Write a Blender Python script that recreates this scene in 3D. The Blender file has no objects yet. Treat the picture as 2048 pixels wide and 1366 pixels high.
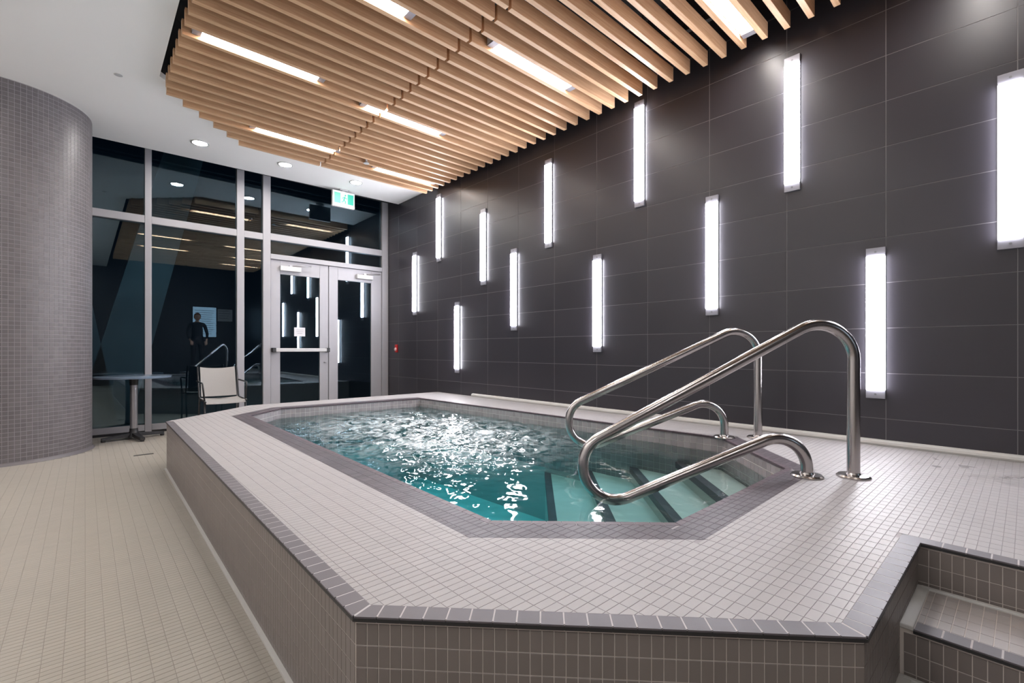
import bpy, bmesh, math, random
import numpy as np
from mathutils import Vector, Matrix
from mathutils.geometry import tessellate_polygon

random.seed(7)
rng = np.random.default_rng(11)
scene = bpy.context.scene
COL = scene.collection

# ------------------------------------------------------------------ camera, world, exposure
# world axes: X runs across the room towards the tiled wall, Y towards the glazed wall, Z up (metres)
cam_d = bpy.data.cameras.new('camera')
cam = bpy.data.objects.new('camera', cam_d)
COL.objects.link(cam)
cam.location = (0.0, 0.0, 1.07)
cam.rotation_euler = (math.radians(90), 0, -math.radians(42.306))
cam_d.sensor_fit = 'HORIZONTAL'
cam_d.sensor_width = 36.0
cam_d.lens = 938.34 / 2048 * 36.0
cam_d.shift_y = 16.0 / 2048
cam_d.clip_start = 0.02
cam_d.clip_end = 200
scene.camera = cam

world = bpy.data.worlds.new('night')
scene.world = world
world.use_nodes = True
world.node_tree.nodes['Background'].inputs[0].default_value = (0.10, 0.22, 0.40, 1)
world.node_tree.nodes['Background'].inputs[1].default_value = 0.004

vs = scene.view_settings
scene.display_settings.display_device = 'sRGB'
vs.view_transform = 'Standard'
vs.look = 'None'
vs.exposure = 1.93
vs.gamma = 1.0
vs.use_curve_mapping = False
scene.cycles.use_denoising = True
scene.cycles.max_bounces = 10
scene.cycles.diffuse_bounces = 5
scene.cycles.glossy_bounces = 5
scene.cycles.transparent_max_bounces = 16
scene.cycles.sample_clamp_indirect = 6.0
scene.cycles.caustics_reflective = False
scene.cycles.caustics_refractive = False
scene.cycles.blur_glossy = 0.5

# lamp strengths (the fixtures themselves are the emitters)
E_SCONCE = 15.0
E_SLAT = 12.5
E_DOWN = 84.0

# ------------------------------------------------------------------ key dimensions
DECK = 0.428          # deck height
WALL = 3.959          # tiled wall plane
WIN = 7.642           # glazing plane
CEIL = 3.55
SLAT_Z = 3.45         # underside of the slats
WATER = 0.316

# ------------------------------------------------------------------ material helpers
def nodes_of(m):
    m.use_nodes = True
    return m.node_tree.nodes, m.node_tree.links, m.node_tree.nodes['Principled BSDF']

def rnd_value(N, L):
    """per object + per island random number"""
    oi = N.new('ShaderNodeObjectInfo'); ge = N.new('ShaderNodeNewGeometry')
    ad = N.new('ShaderNodeMath'); ad.operation = 'ADD'
    L.new(oi.outputs['Random'], ad.inputs[0]); L.new(ge.outputs['Random Per Island'], ad.inputs[1])
    fr = N.new('ShaderNodeMath'); fr.operation = 'FRACT'; L.new(ad.outputs[0], fr.inputs[0])
    return fr.outputs[0]

def tile_mat(name, col, var=0.12, rough=0.35, rough_var=0.1, noise_scale=3.0, noise_amt=0.08, bump=0.0, spec=0.5, coat=0.0):
    m = bpy.data.materials.new(name)
    N, L, b = nodes_of(m)
    r = rnd_value(N, L)
    tc = N.new('ShaderNodeTexCoord')
    geo = N.new('ShaderNodeNewGeometry')
    nz = N.new('ShaderNodeTexNoise'); nz.inputs['Scale'].default_value = noise_scale; nz.inputs['Detail'].default_value = 4
    L.new(geo.outputs['Position'], nz.inputs['Vector'])
    mr = N.new('ShaderNodeMapRange'); mr.inputs[3].default_value = 1 - var; mr.inputs[4].default_value = 1 + var
    L.new(r, mr.inputs[0])
    mr2 = N.new('ShaderNodeMapRange'); mr2.inputs[3].default_value = 1 - noise_amt; mr2.inputs[4].default_value = 1 + noise_amt
    L.new(nz.outputs[0], mr2.inputs[0])
    mu = N.new('ShaderNodeMath'); mu.operation = 'MULTIPLY'; L.new(mr.outputs[0], mu.inputs[0]); L.new(mr2.outputs[0], mu.inputs[1])
    vm = N.new('ShaderNodeVectorMath'); vm.operation = 'SCALE'; vm.inputs[0].default_value = col
    L.new(mu.outputs[0], vm.inputs['Scale'])
    L.new(vm.outputs[0], b.inputs['Base Color'])
    mr3 = N.new('ShaderNodeMapRange'); mr3.inputs[3].default_value = max(0.02, rough - rough_var); mr3.inputs[4].default_value = rough + rough_var
    L.new(nz.outputs[0], mr3.inputs[0]); L.new(mr3.outputs[0], b.inputs['Roughness'])
    b.inputs['Specular IOR Level'].default_value = spec
    b.inputs['Coat Weight'].default_value = coat
    if bump:
        bp = N.new('ShaderNodeBump'); bp.inputs['Strength'].default_value = bump; bp.inputs['Distance'].default_value = 0.002
        n2 = N.new('ShaderNodeTexNoise'); n2.inputs['Scale'].default_value = 240
        L.new(geo.outputs['Position'], n2.inputs['Vector']); L.new(n2.outputs[0], bp.inputs['Height']); L.new(bp.outputs[0], b.inputs['Normal'])
    return m

def plain_mat(name, col, rough=0.5, metal=0.0, spec=0.5, noise=0.05, scale=8.0):
    m = bpy.data.materials.new(name)
    N, L, b = nodes_of(m)
    geo = N.new('ShaderNodeNewGeometry')
    nz = N.new('ShaderNodeTexNoise'); nz.inputs['Scale'].default_value = scale; nz.inputs['Detail'].default_value = 3
    L.new(geo.outputs['Position'], nz.inputs['Vector'])
    mr = N.new('ShaderNodeMapRange'); mr.inputs[3].default_value = 1 - noise; mr.inputs[4].default_value = 1 + noise
    L.new(nz.outputs[0], mr.inputs[0])
    vm = N.new('ShaderNodeVectorMath'); vm.operation = 'SCALE'; vm.inputs[0].default_value = col
    L.new(mr.outputs[0], vm.inputs['Scale']); L.new(vm.outputs[0], b.inputs['Base Color'])
    b.inputs['Roughness'].default_value = rough
    b.inputs['Metallic'].default_value = metal
    b.inputs['Specular IOR Level'].default_value = spec
    return m

def emit_mat(name, col, strength):
    m = bpy.data.materials.new(name)
    N, L, b = nodes_of(m)
    b.inputs['Base Color'].default_value = (0.8, 0.8, 0.8, 1)
    b.inputs['Emission Color'].default_value = (*col, 1)
    b.inputs['Emission Strength'].default_value = strength
    return m

M = {}
M['wall_tile'] = tile_mat('charcoal_tile', (0.034, 0.031, 0.039), 0.09, 0.36, 0.06, 1.5, 0.05)
M['wall_grout'] = plain_mat('wall_grout', (0.19, 0.185, 0.19), 0.8)
M['deck_tile'] = tile_mat('light_deck_tile', (0.355, 0.336, 0.336), 0.03, 0.55, 0.08, 4.0, 0.04, 0.05)
M['deck_grout'] = plain_mat('deck_grout', (0.305, 0.288, 0.287), 0.85)
def wet(m, centre, radius):
    N, L, b = m.node_tree.nodes, m.node_tree.links, m.node_tree.nodes['Principled BSDF']
    geo = N.new('ShaderNodeNewGeometry')
    sub = N.new('ShaderNodeVectorMath'); sub.operation = 'DISTANCE'; sub.inputs[1].default_value = centre
    L.new(geo.outputs['Position'], sub.inputs[0])
    fa = N.new('ShaderNodeMapRange'); fa.inputs[1].default_value = radius; fa.inputs[2].default_value = radius * 0.3
    L.new(sub.outputs['Value'], fa.inputs[0])
    nz = N.new('ShaderNodeTexNoise'); nz.inputs['Scale'].default_value = 7; nz.inputs['Detail'].default_value = 5
    L.new(geo.outputs['Position'], nz.inputs['Vector'])
    th = N.new('ShaderNodeMapRange'); th.inputs[1].default_value = 0.48; th.inputs[2].default_value = 0.70
    L.new(nz.outputs[0], th.inputs[0])
    mu = N.new('ShaderNodeMath'); mu.operation = 'MULTIPLY'; L.new(fa.outputs[0], mu.inputs[0]); L.new(th.outputs[0], mu.inputs[1])
    old = b.inputs['Roughness'].links[0].from_socket
    mx = N.new('ShaderNodeMix'); mx.inputs[3].default_value = 0.08
    L.new(mu.outputs[0], mx.inputs[0]); L.new(old, mx.inputs[2]); L.new(mx.outputs[0], b.inputs['Roughness'])
    oc = b.inputs['Base Color'].links[0].from_socket
    dk = N.new('ShaderNodeMapRange'); dk.inputs[3].default_value = 1.0; dk.inputs[4].default_value = 0.93; L.new(mu.outputs[0], dk.inputs[0])
    sc = N.new('ShaderNodeVectorMath'); sc.operation = 'SCALE'; L.new(oc, sc.inputs[0]); L.new(dk.outputs[0], sc.inputs['Scale'])
    L.new(sc.outputs[0], b.inputs['Base Color'])
wet(M['deck_tile'], (3.45, 0.25, DECK), 0.65)
M['band_tile'] = tile_mat('mauve_band_tile', (0.084, 0.069, 0.079), 0.14, 0.46, 0.08, 4.0, 0.05, 0.05, 0.35)
M['edge_tile'] = tile_mat('pool_edge_tile', (0.100, 0.072, 0.083), 0.10, 0.45, 0.08, 4.0, 0.05, 0.05, 0.35)
M['coping_tile'] = tile_mat('grey_coping_tile', (0.116, 0.103, 0.114), 0.08, 0.50, 0.08, 4.0, 0.04, 0.05)
M['face_tile'] = tile_mat('brown_face_tile', (0.190, 0.163, 0.152), 0.05, 0.38, 0.06, 4.0, 0.05)
M['face_grout'] = plain_mat('face_grout', (0.58, 0.53, 0.49), 0.85)
M['floor_tile'] = tile_mat('beige_floor_tile', (0.375, 0.345, 0.300), 0.025, 0.42, 0.08, 2.0, 0.04, 0.04)
M['floor_grout'] = plain_mat('floor_grout', (0.31, 0.285, 0.25), 0.85)
M['tread_tile'] = tile_mat('tread_tile', (0.36, 0.33, 0.32), 0.04, 0.33, 0.08, 3.0, 0.06)
M['pool_tile'] = tile_mat('pool_wall_tile', (0.36, 0.315, 0.325), 0.10, 0.25, 0.08, 3.0, 0.05)
M['pool_grout'] = plain_mat('pool_grout', (0.62, 0.57, 0.56), 0.8)
M['plaster'] = plain_mat('pool_plaster', (0.52, 0.80, 0.80), 0.7)
M['step_plaster'] = plain_mat('step_plaster', (0.60, 0.56, 0.52), 0.7)
M['cove'] = plain_mat('light_cove', (0.56, 0.55, 0.53), 0.4)
M['column_tile'] = tile_mat('column_mosaic', (0.135, 0.122, 0.128), 0.12, 0.42, 0.03, 3.0, 0.04)
M['column_grout'] = plain_mat('column_grout', (0.34, 0.32, 0.33), 0.8)
M['white_paint'] = plain_mat('white_paint', (0.87, 0.86, 0.85), 0.7, noise=0.015, scale=2)
M['black_void'] = plain_mat('black_paint', (0.012, 0.012, 0.013), 0.9)
M['aluminium'] = plain_mat('satin_aluminium', (0.34, 0.335, 0.355), 0.45, 0.15, noise=0.03)
M['white_metal'] = plain_mat('white_metal', (0.50, 0.495, 0.50), 0.4)
M['endcap'] = plain_mat('brushed_endcap', (0.27, 0.265, 0.30), 0.4, 0.3)
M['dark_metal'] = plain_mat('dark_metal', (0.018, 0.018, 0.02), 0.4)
M['steel_post'] = plain_mat('steel_post', (0.40, 0.39, 0.41), 0.3, 0.8)
M['table_top'] = plain_mat('table_top', (0.16, 0.21, 0.28), 0.22, 0.3)
M['sling'] = plain_mat('pale_sling', (0.33, 0.315, 0.30), 0.7, noise=0.06, scale=120)
M['paper'] = plain_mat('paper', (0.66, 0.65, 0.68), 0.7)
M['ink'] = plain_mat('ink', (0.30, 0.30, 0.33), 0.7)
M['red'] = plain_mat('red_plastic', (0.45, 0.012, 0.012), 0.35)
M['pale_pink'] = plain_mat('pale_button', (0.75, 0.50, 0.50), 0.35)
M['concrete'] = plain_mat('concrete', (0.30, 0.33, 0.35), 0.8, noise=0.12, scale=3)
M['patio'] = plain_mat('patio', (0.30, 0.34, 0.35), 0.7, noise=0.12, scale=3)
M['screw'] = plain_mat('screw', (0.2, 0.2, 0.21), 0.4, 0.8)
M['dark_wall'] = plain_mat('dark_wall', (0.06, 0.058, 0.063), 0.5)
M['drain'] = plain_mat('drain_metal', (0.10, 0.10, 0.10), 0.4, 0.6)
M['sconce_lamp'] = emit_mat('sconce_lamp', (0.92, 0.92, 1.0), E_SCONCE)
M['slat_lamp'] = emit_mat('slat_lamp', (1.0, 0.965, 0.93), E_SLAT)
M['down_lamp'] = emit_mat('down_lamp', (1.0, 0.955, 0.91), E_DOWN)
def sign_mat(name, col, st):
    m = emit_mat(name, col, st)
    m.node_tree.nodes['Principled BSDF'].inputs['Base Color'].default_value = (col[0] * 0.12, col[1] * 0.12, col[2] * 0.12, 1)
    return m
M['glow_board'] = sign_mat('glow_board', (0.62, 0.82, 1.0), 0.45)
M['sign_white'] = sign_mat('sign_white', (0.85, 1.0, 0.96), 0.22)
M['sign_green'] = sign_mat('sign_green', (0.0, 0.55, 0.40), 0.24)

def wood_mat():
    m = bpy.data.materials.new('oak_slat')
    N, L, b = nodes_of(m)
    oi = N.new('ShaderNodeObjectInfo'); tc = N.new('ShaderNodeTexCoord')
    mp = N.new('ShaderNodeMapping'); mp.inputs['Scale'].default_value = (1.2, 22, 22)
    cb = N.new('ShaderNodeCombineXYZ'); mm = N.new('ShaderNodeMath'); mm.operation = 'MULTIPLY'; mm.inputs[1].default_value = 37
    L.new(oi.outputs['Random'], mm.inputs[0]); L.new(mm.outputs[0], cb.inputs[0]); L.new(mm.outputs[0], cb.inputs[2])
    L.new(tc.outputs['Object'], mp.inputs['Vector']); L.new(cb.outputs[0], mp.inputs['Location'])
    nz = N.new('ShaderNodeTexNoise'); nz.inputs['Scale'].default_value = 3.0; nz.inputs['Detail'].default_value = 6; nz.inputs['Roughness'].default_value = 0.6
    nz.inputs['Distortion'].default_value = 0.4
    L.new(mp.outputs[0], nz.inputs['Vector'])
    cr = N.new('ShaderNodeValToRGB')
    cr.color_ramp.elements[0].position = 0.30; cr.color_ramp.elements[0].color = (0.48, 0.27, 0.145, 1)
    cr.color_ramp.elements[1].position = 0.72; cr.color_ramp.elements[1].color = (0.64, 0.415, 0.25, 1)
    L.new(nz.outputs[0], cr.inputs[0])
    mr = N.new('ShaderNodeMapRange'); mr.inputs[3].default_value = 0.90; mr.inputs[4].default_value = 1.10
    L.new(oi.outputs['Random'], mr.inputs[0])
    vm = N.new('ShaderNodeVectorMath'); vm.operation = 'SCALE'; L.new(cr.outputs[0], vm.inputs[0]); L.new(mr.outputs[0], vm.inputs['Scale'])
    L.new(vm.outputs[0], b.inputs['Base Color'])
    b.inputs['Roughness'].default_value = 0.5
    b.inputs['Specular IOR Level'].default_value = 0.4
    return m
M['oak'] = wood_mat()

def steel_mat():
    m = bpy.data.materials.new('brushed_steel')
    N, L, b = nodes_of(m)
    b.inputs['Base Color'].default_value = (0.47, 0.44, 0.43, 1)
    b.inputs['Metallic'].default_value = 1.0
    geo = N.new('ShaderNodeNewGeometry')
    nz = N.new('ShaderNodeTexNoise'); nz.inputs['Scale'].default_value = 90; L.new(geo.outputs['Position'], nz.inputs['Vector'])
    mr = N.new('ShaderNodeMapRange'); mr.inputs[3].default_value = 0.20; mr.inputs[4].default_value = 0.23
    L.new(nz.outputs[0], mr.inputs[0]); L.new(mr.outputs[0], b.inputs['Roughness'])
    return m
M['steel'] = steel_mat()

def glass_mat():
    m = bpy.data.materials.new('tinted_glazing')
    m.use_nodes = True
    N, L = m.node_tree.nodes, m.node_tree.links
    N.clear()
    out = N.new('ShaderNodeOutputMaterial')
    tr = N.new('ShaderNodeBsdfTransparent'); tr.inputs[0].default_value = (0.62, 0.76, 0.82, 1)
    gl = N.new('ShaderNodeBsdfGlossy'); gl.inputs['Color'].default_value = (0.74, 0.90, 1.0, 1); gl.inputs['Roughness'].default_value = 0.0
    fr = N.new('ShaderNodeFresnel'); fr.inputs[0].default_value = 1.52
    mu = N.new('ShaderNodeMath'); mu.operation = 'MULTIPLY'; mu.inputs[1].default_value = 2.2; mu.use_clamp = True
    mx = N.new('ShaderNodeMixShader')
    L.new(fr.outputs[0], mu.inputs[0]); L.new(mu.outputs[0], mx.inputs[0])
    L.new(tr.outputs[0], mx.inputs[1]); L.new(gl.outputs[0], mx.inputs[2]); L.new(mx.outputs[0], out.inputs[0])
    return m
M['glass'] = glass_mat()

def water_mat():
    m = bpy.data.materials.new('spa_water')
    m.use_nodes = True
    N, L = m.node_tree.nodes, m.node_tree.links
    N.clear()
    out = N.new('ShaderNodeOutputMaterial')
    tr = N.new('ShaderNodeBsdfTransparent'); tr.inputs[0].default_value = (0.93, 0.985, 0.98, 1)
    gl = N.new('ShaderNodeBsdfGlossy'); gl.inputs['Roughness'].default_value = 0.035
    fr = N.new('ShaderNodeFresnel'); fr.inputs[0].default_value = 1.33
    mx = N.new('ShaderNodeMixShader')
    L.new(fr.outputs[0], mx.inputs[0]); L.new(tr.outputs[0], mx.inputs[1]); L.new(gl.outputs[0], mx.inputs[2])
    # aerated water: patches of fine bubbles where the jets stir it
    at = N.new('ShaderNodeAttribute'); at.attribute_name = 'foam'
    geo = N.new('ShaderNodeNewGeometry')
    n1 = N.new('ShaderNodeTexNoise'); n1.inputs['Scale'].default_value = 9; n1.inputs['Detail'].default_value = 7; n1.inputs['Roughness'].default_value = 0.65; n1.inputs['Distortion'].default_value = 1.2
    L.new(geo.outputs['Position'], n1.inputs['Vector'])
    mr = N.new('ShaderNodeMapRange'); mr.inputs[1].default_value = 0.42; mr.inputs[2].default_value = 0.62; mr.inputs[3].default_value = 0; mr.inputs[4].default_value = 1
    L.new(n1.outputs[0], mr.inputs[0])
    mu = N.new('ShaderNodeMath'); mu.operation = 'MULTIPLY'; mu.use_clamp = True
    L.new(mr.outputs[0], mu.inputs[0]); L.new(at.outputs['Fac'], mu.inputs[1])
    df = N.new('ShaderNodeBsdfPrincipled'); df.inputs['Base Color'].default_value = (0.72, 0.80, 0.82, 1); df.inputs['Roughness'].default_value = 0.25
    mx2 = N.new('ShaderNodeMixShader')
    L.new(mu.outputs[0], mx2.inputs[0]); L.new(mx.outputs[0], mx2.inputs[1]); L.new(df.outputs[0], mx2.inputs[2])
    L.new(mx2.outputs[0], out.inputs['Surface'])
    va = N.new('ShaderNodeVolumeAbsorption'); va.inputs['Color'].default_value = (0.08, 0.80, 0.86, 1); va.inputs['Density'].default_value = 0.62
    L.new(va.outputs[0], out.inputs['Volume'])
    return m
M['water'] = water_mat()

# ------------------------------------------------------------------ object helpers
def wloc(o):
    v = Vector((0, 0, 0))
    while o is not None:
        v += o.location; o = o.parent
    return v

def mesh_from(name, verts, faces, mat, smooth=False):
    me = bpy.data.meshes.new(name)
    me.from_pydata([tuple(v) for v in verts], [], faces)
    me.materials.append(mat)
    if smooth:
        me.polygons.foreach_set('use_smooth', [True] * len(me.polygons))
    me.update()
    return me

def link(name, me, parent=None, loc=(0, 0, 0)):
    o = bpy.data.objects.new(name, me)
    COL.objects.link(o)
    if parent is not None:
        o.parent = parent
        o.location = Vector(loc) - wloc(parent)
    else:
        o.location = loc
    return o

def mk(name, verts, faces, mat, parent=None, smooth=False, origin=None):
    """mesh given in world coordinates; its origin goes to the centre of its box (or to origin)"""
    V = np.asarray(verts, dtype=float)
    c = (V.min(0) + V.max(0)) / 2 if origin is None else np.asarray(origin, float)
    return link(name, mesh_from(name, V - c, faces, mat, smooth), parent, c)

def tag(o, label=None, cat=None, group=None, kind=None):
    if label: o['label'] = label
    if cat: o['category'] = cat
    if group: o['group'] = group
    if kind: o['kind'] = kind
    return o

def empty(name, loc, label=None, cat=None, group=None, kind=None):
    o = bpy.data.objects.new(name, None); COL.objects.link(o); o.location = loc
    o.empty_display_size = 0.1
    return tag(o, label, cat, group, kind)

def copy_tree(o, parent=None, loc=None):
    c = o.copy(); COL.objects.link(c)
    if parent is not None: c.parent = parent
    if loc is not None: c.location = loc
    for ch in list(o.children): copy_tree(ch, c)
    return c

class MB:
    """collects boxes, tubes and prisms into one mesh"""
    def __init__(s): s.v = []; s.f = []
    def add(s, verts, faces):
        n = len(s.v); s.v += [tuple(map(float, p)) for p in verts]; s.f += [tuple(i + n for i in f) for f in faces]; return s
    def box(s, x0, x1, y0, y1, z0, z1, b=0.0):
        if b <= 0:
            v = [(x0, y0, z0), (x1, y0, z0), (x1, y1, z0), (x0, y1, z0), (x0, y0, z1), (x1, y0, z1), (x1, y1, z1), (x0, y1, z1)]
            return s.add(v, [(3, 2, 1, 0), (4, 5, 6, 7), (0, 1, 5, 4), (1, 2, 6, 5), (2, 3, 7, 6), (3, 0, 4, 7)])
        bm = bmesh.new()
        bmesh.ops.create_cube(bm, size=1.0, matrix=Matrix.Translation(((x0 + x1) / 2, (y0 + y1) / 2, (z0 + z1) / 2)) @ Matrix.Diagonal((x1 - x0, y1 - y0, z1 - z0, 1)))
        bmesh.ops.bevel(bm, geom=list(bm.edges), offset=b, segments=2, profile=0.5, affect='EDGES')
        return s.bm(bm)
    def bm(s, bm):
        bm.verts.index_update()
        s.add([v.co[:] for v in bm.verts], [[v.index for v in f.verts] for f in bm.faces]); bm.free(); return s
    def tube(s, pts, r, n=12, caps=True, r1=None):
        pts = [Vector(p) for p in pts]
        rings = []; prev = None
        for i, p in enumerate(pts):
            t = (pts[min(i + 1, len(pts) - 1)] - pts[max(i - 1, 0)]).normalized()
            if prev is None:
                a = Vector((0, 0, 1)) if abs(t.z) < 0.9 else Vector((1, 0, 0))
                nrm = t.cross(a).normalized()
            else:
                nrm = (prev - t * prev.dot(t)).normalized()
            prev = nrm; bn = t.cross(nrm)
            rr = r if r1 is None else r + (r1 - r) * i / (len(pts) - 1)
            rings.append([p + (nrm * math.cos(2 * math.pi * k / n) + bn * math.sin(2 * math.pi * k / n)) * rr for k in range(n)])
        v = [q for ring in rings for q in ring]; f = []
        for i in range(len(rings) - 1):
            for k in range(n):
                a = i * n + k; b = i * n + (k + 1) % n
                f.append((a, b, b + n, a + n))
        if caps:
            f.append(tuple(reversed(range(n)))); f.append(tuple(range((len(rings) - 1) * n, len(rings) * n)))
        return s.add(v, f)
    def lathe(s, c, prof, n=32, axis='z'):
        """prof: list of (radius, height) from bottom to top"""
        v = []; f = []
        for (r, h) in prof:
            for k in range(n):
                a = 2 * math.pi * k / n
                v.append((c[0] + r * math.cos(a), c[1] + r * math.sin(a), c[2] + h))
        for i in range(len(prof) - 1):
            for k in range(n):
                a = i * n + k; b = i * n + (k + 1) % n
                f.append((a, b, b + n, a + n))
        f.append(tuple(reversed(range(n)))); f.append(tuple(range((len(prof) - 1) * n, len(prof) * n)))
        return s.add(v, f)
    def prism(s, poly, z0, z1):
        """vertical prism over a CCW polygon (caps as n-gons)"""
        n = len(poly)
        v = [(p[0], p[1], z0) for p in poly] + [(p[0], p[1], z1) for p in poly]
        f = [tuple(reversed(range(n))), tuple(range(n, 2 * n))] + [(i, (i + 1) % n, (i + 1) % n + n, i + n) for i in range(n)]
        return s.add(v, f)
    def build(s, name, mat, parent=None, smooth=False, origin=None):
        return mk(name, s.v, s.f, mat, parent, smooth, origin)

def smooth_by_angle(o, ang=40):
    me = o.data
    me.polygons.foreach_set('use_smooth', [True] * len(me.polygons))
    me.set_sharp_from_angle(angle=math.radians(ang))
    return o

def box(name, x0, x1, y0, y1, z0, z1, mat, parent=None, b=0.0):
    return MB().box(x0, x1, y0, y1, z0, z1, b).build(name, mat, parent)

# ------------------------------------------------------------------ polygon and tile helpers
def area2(p): return sum(p[i][0] * p[(i + 1) % len(p)][1] - p[(i + 1) % len(p)][0] * p[i][1] for i in range(len(p))) / 2
def ccw(p): return list(p) if area2(p) > 0 else list(reversed(p))

def clip_half(poly, a, b):
    """keep the part of poly left of the line a->b"""
    out = []
    nx, ny = -(b[1] - a[1]), b[0] - a[0]
    d = [(p[0] - a[0]) * nx + (p[1] - a[1]) * ny for p in poly]
    for i in range(len(poly)):
        j = (i + 1) % len(poly)
        if d[i] >= 0: out.append(poly[i])
        if (d[i] >= 0) != (d[j] >= 0):
            t = d[i] / (d[i] - d[j])
            out.append((poly[i][0] + t * (poly[j][0] - poly[i][0]), poly[i][1] + t * (poly[j][1] - poly[i][1])))
    return out

def offset_poly(poly, dist):
    """CCW polygon moved inwards by dist (a number or one number per edge i -> i+1)"""
    n = len(poly)
    ds = dist if isinstance(dist, (list, tuple)) else [dist] * n
    lines = []
    for i in range(n):
        a, b = Vector(poly[i]), Vector(poly[(i + 1) % n])
        t = (b - a).normalized(); nn = Vector((-t.y, t.x))
        lines.append((a + nn * ds[i], t))
    out = []
    for i in range(n):
        (p, t), (q, s) = lines[i - 1], lines[i]
        den = t.x * s.y - t.y * s.x
        if abs(den) < 1e-6: out.append(tuple(q)); continue
        k = ((q.x - p.x) * s.y - (q.y - p.y) * s.x) / den
        out.append((p.x + t.x * k, p.y + t.y * k))
    return out

def inside(px, py, poly):
    r = np.zeros(px.shape, bool)
    n = len(poly)
    for i in range(n):
        x1, y1 = poly[i]; x2, y2 = poly[(i + 1) % n]
        if y1 == y2: continue
        c = ((y1 > py) != (y2 > py)) & (px < (x2 - x1) * (py - y1) / (y2 - y1) + x1)
        r ^= c
    return r

def seg_hits_box(a, b, x0, x1, y0, y1):
    t0, t1 = 0.0, 1.0
    dx, dy = b[0] - a[0], b[1] - a[1]
    for p, q in ((-dx, a[0] - x0), (dx, x1 - a[0]), (-dy, a[1] - y0), (dy, y1 - a[1])):
        if abs(p) < 1e-12:
            if q < 0: return False
        else:
            r = q / p
            if p < 0: t0 = max(t0, r)
            else: t1 = min(t1, r)
            if t0 > t1: return False
    return True

def tile_cells(poly, holes, ox, oy, dx, dy, gap):
    """grid cells clipped to a polygon with holes: list of (points, is_full)"""
    poly = ccw(poly); holes = [list(reversed(ccw(h))) for h in holes]
    xs = [p[0] for p in poly]; ys = [p[1] for p in poly]
    i0, i1 = math.floor((min(xs) - ox) / dx), math.ceil((max(xs) - ox) / dx)
    j0, j1 = math.floor((min(ys) - oy) / dy), math.ceil((max(ys) - oy) / dy)
    I, J = np.meshgrid(np.arange(i0, i1), np.arange(j0, j1), indexing='ij')
    I = I.ravel(); J = J.ravel()
    X0 = ox + I * dx + gap / 2; X1 = X0 + dx - gap; Y0 = oy + J * dy + gap / 2; Y1 = Y0 + dy - gap
    cnt = np.zeros(len(I), int)
    for (px, py) in ((X0, Y0), (X1, Y0), (X1, Y1), (X0, Y1)):
        ok = inside(px, py, poly)
        for h in holes: ok &= ~inside(px, py, h)
        cnt += ok
    edges = [(p[i], p[(i + 1) % len(p)]) for p in [poly] + holes for i in range(len(p))]
    out = []
    for k in np.nonzero(cnt > 0)[0]:
        x0, x1, y0, y1 = X0[k], X1[k], Y0[k], Y1[k]
        cell = [(x0, y0), (x1, y0), (x1, y1), (x0, y1)]
        if cnt[k] == 4: out.append((cell, True)); continue
        for a, b in edges:
            if seg_hits_box(a, b, x0, x1, y0, y1):
                cell = clip_half(cell, a, b)
                if len(cell) < 3: break
        if len(cell) >= 3 and area2(cell) > 0.02 * dx * dy: out.append((cell, False))
    return out

def tile_geo(pts, thick, O, ex, ey, n, bev=0.0009):
    """one tile: sides plus a slightly smaller top, standing thick proud of the plane"""
    m = len(pts)
    cx = sum(p[0] for p in pts) / m; cy = sum(p[1] for p in pts) / m
    lo = [O + ex * p[0] + ey * p[1] for p in pts]
    mid = [q + n * (thick - bev) for q in lo]
    hi = []
    for p in pts:
        d = math.hypot(p[0] - cx, p[1] - cy) or 1
        k = 1 - 1.2 * bev / d
        hi.append(O + ex * (cx + (p[0] - cx) * k) + ey * (cy + (p[1] - cy) * k) + n * thick)
    v = lo + mid + hi
    f = [tuple(range(2 * m, 3 * m))]
    for i in range(m):
        j = (i + 1) % m
        f.append((i, j, j + m, i + m)); f.append((i + m, j + m, j + 2 * m, i + 2 * m))
    return v, f

CAMP = Vector((0, 0, 1.07))
FW = Vector((0.67298, 0.73966, 0)); RT = Vector((0.73966, -0.67298, 0))
def in_view(p, margin=0.02):
    """seen by the photograph's frame? used only to choose which pieces become single objects"""
    d = Vector(p) - CAMP
    w = d.dot(FW)
    if w < 0.1: return False
    x = 938.3 * d.dot(RT) / w; y = -938.3 * d.z / w
    return -1024 - 20 < x < 1024 + 20 and -699 - 20 < y < 667 + 20

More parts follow.
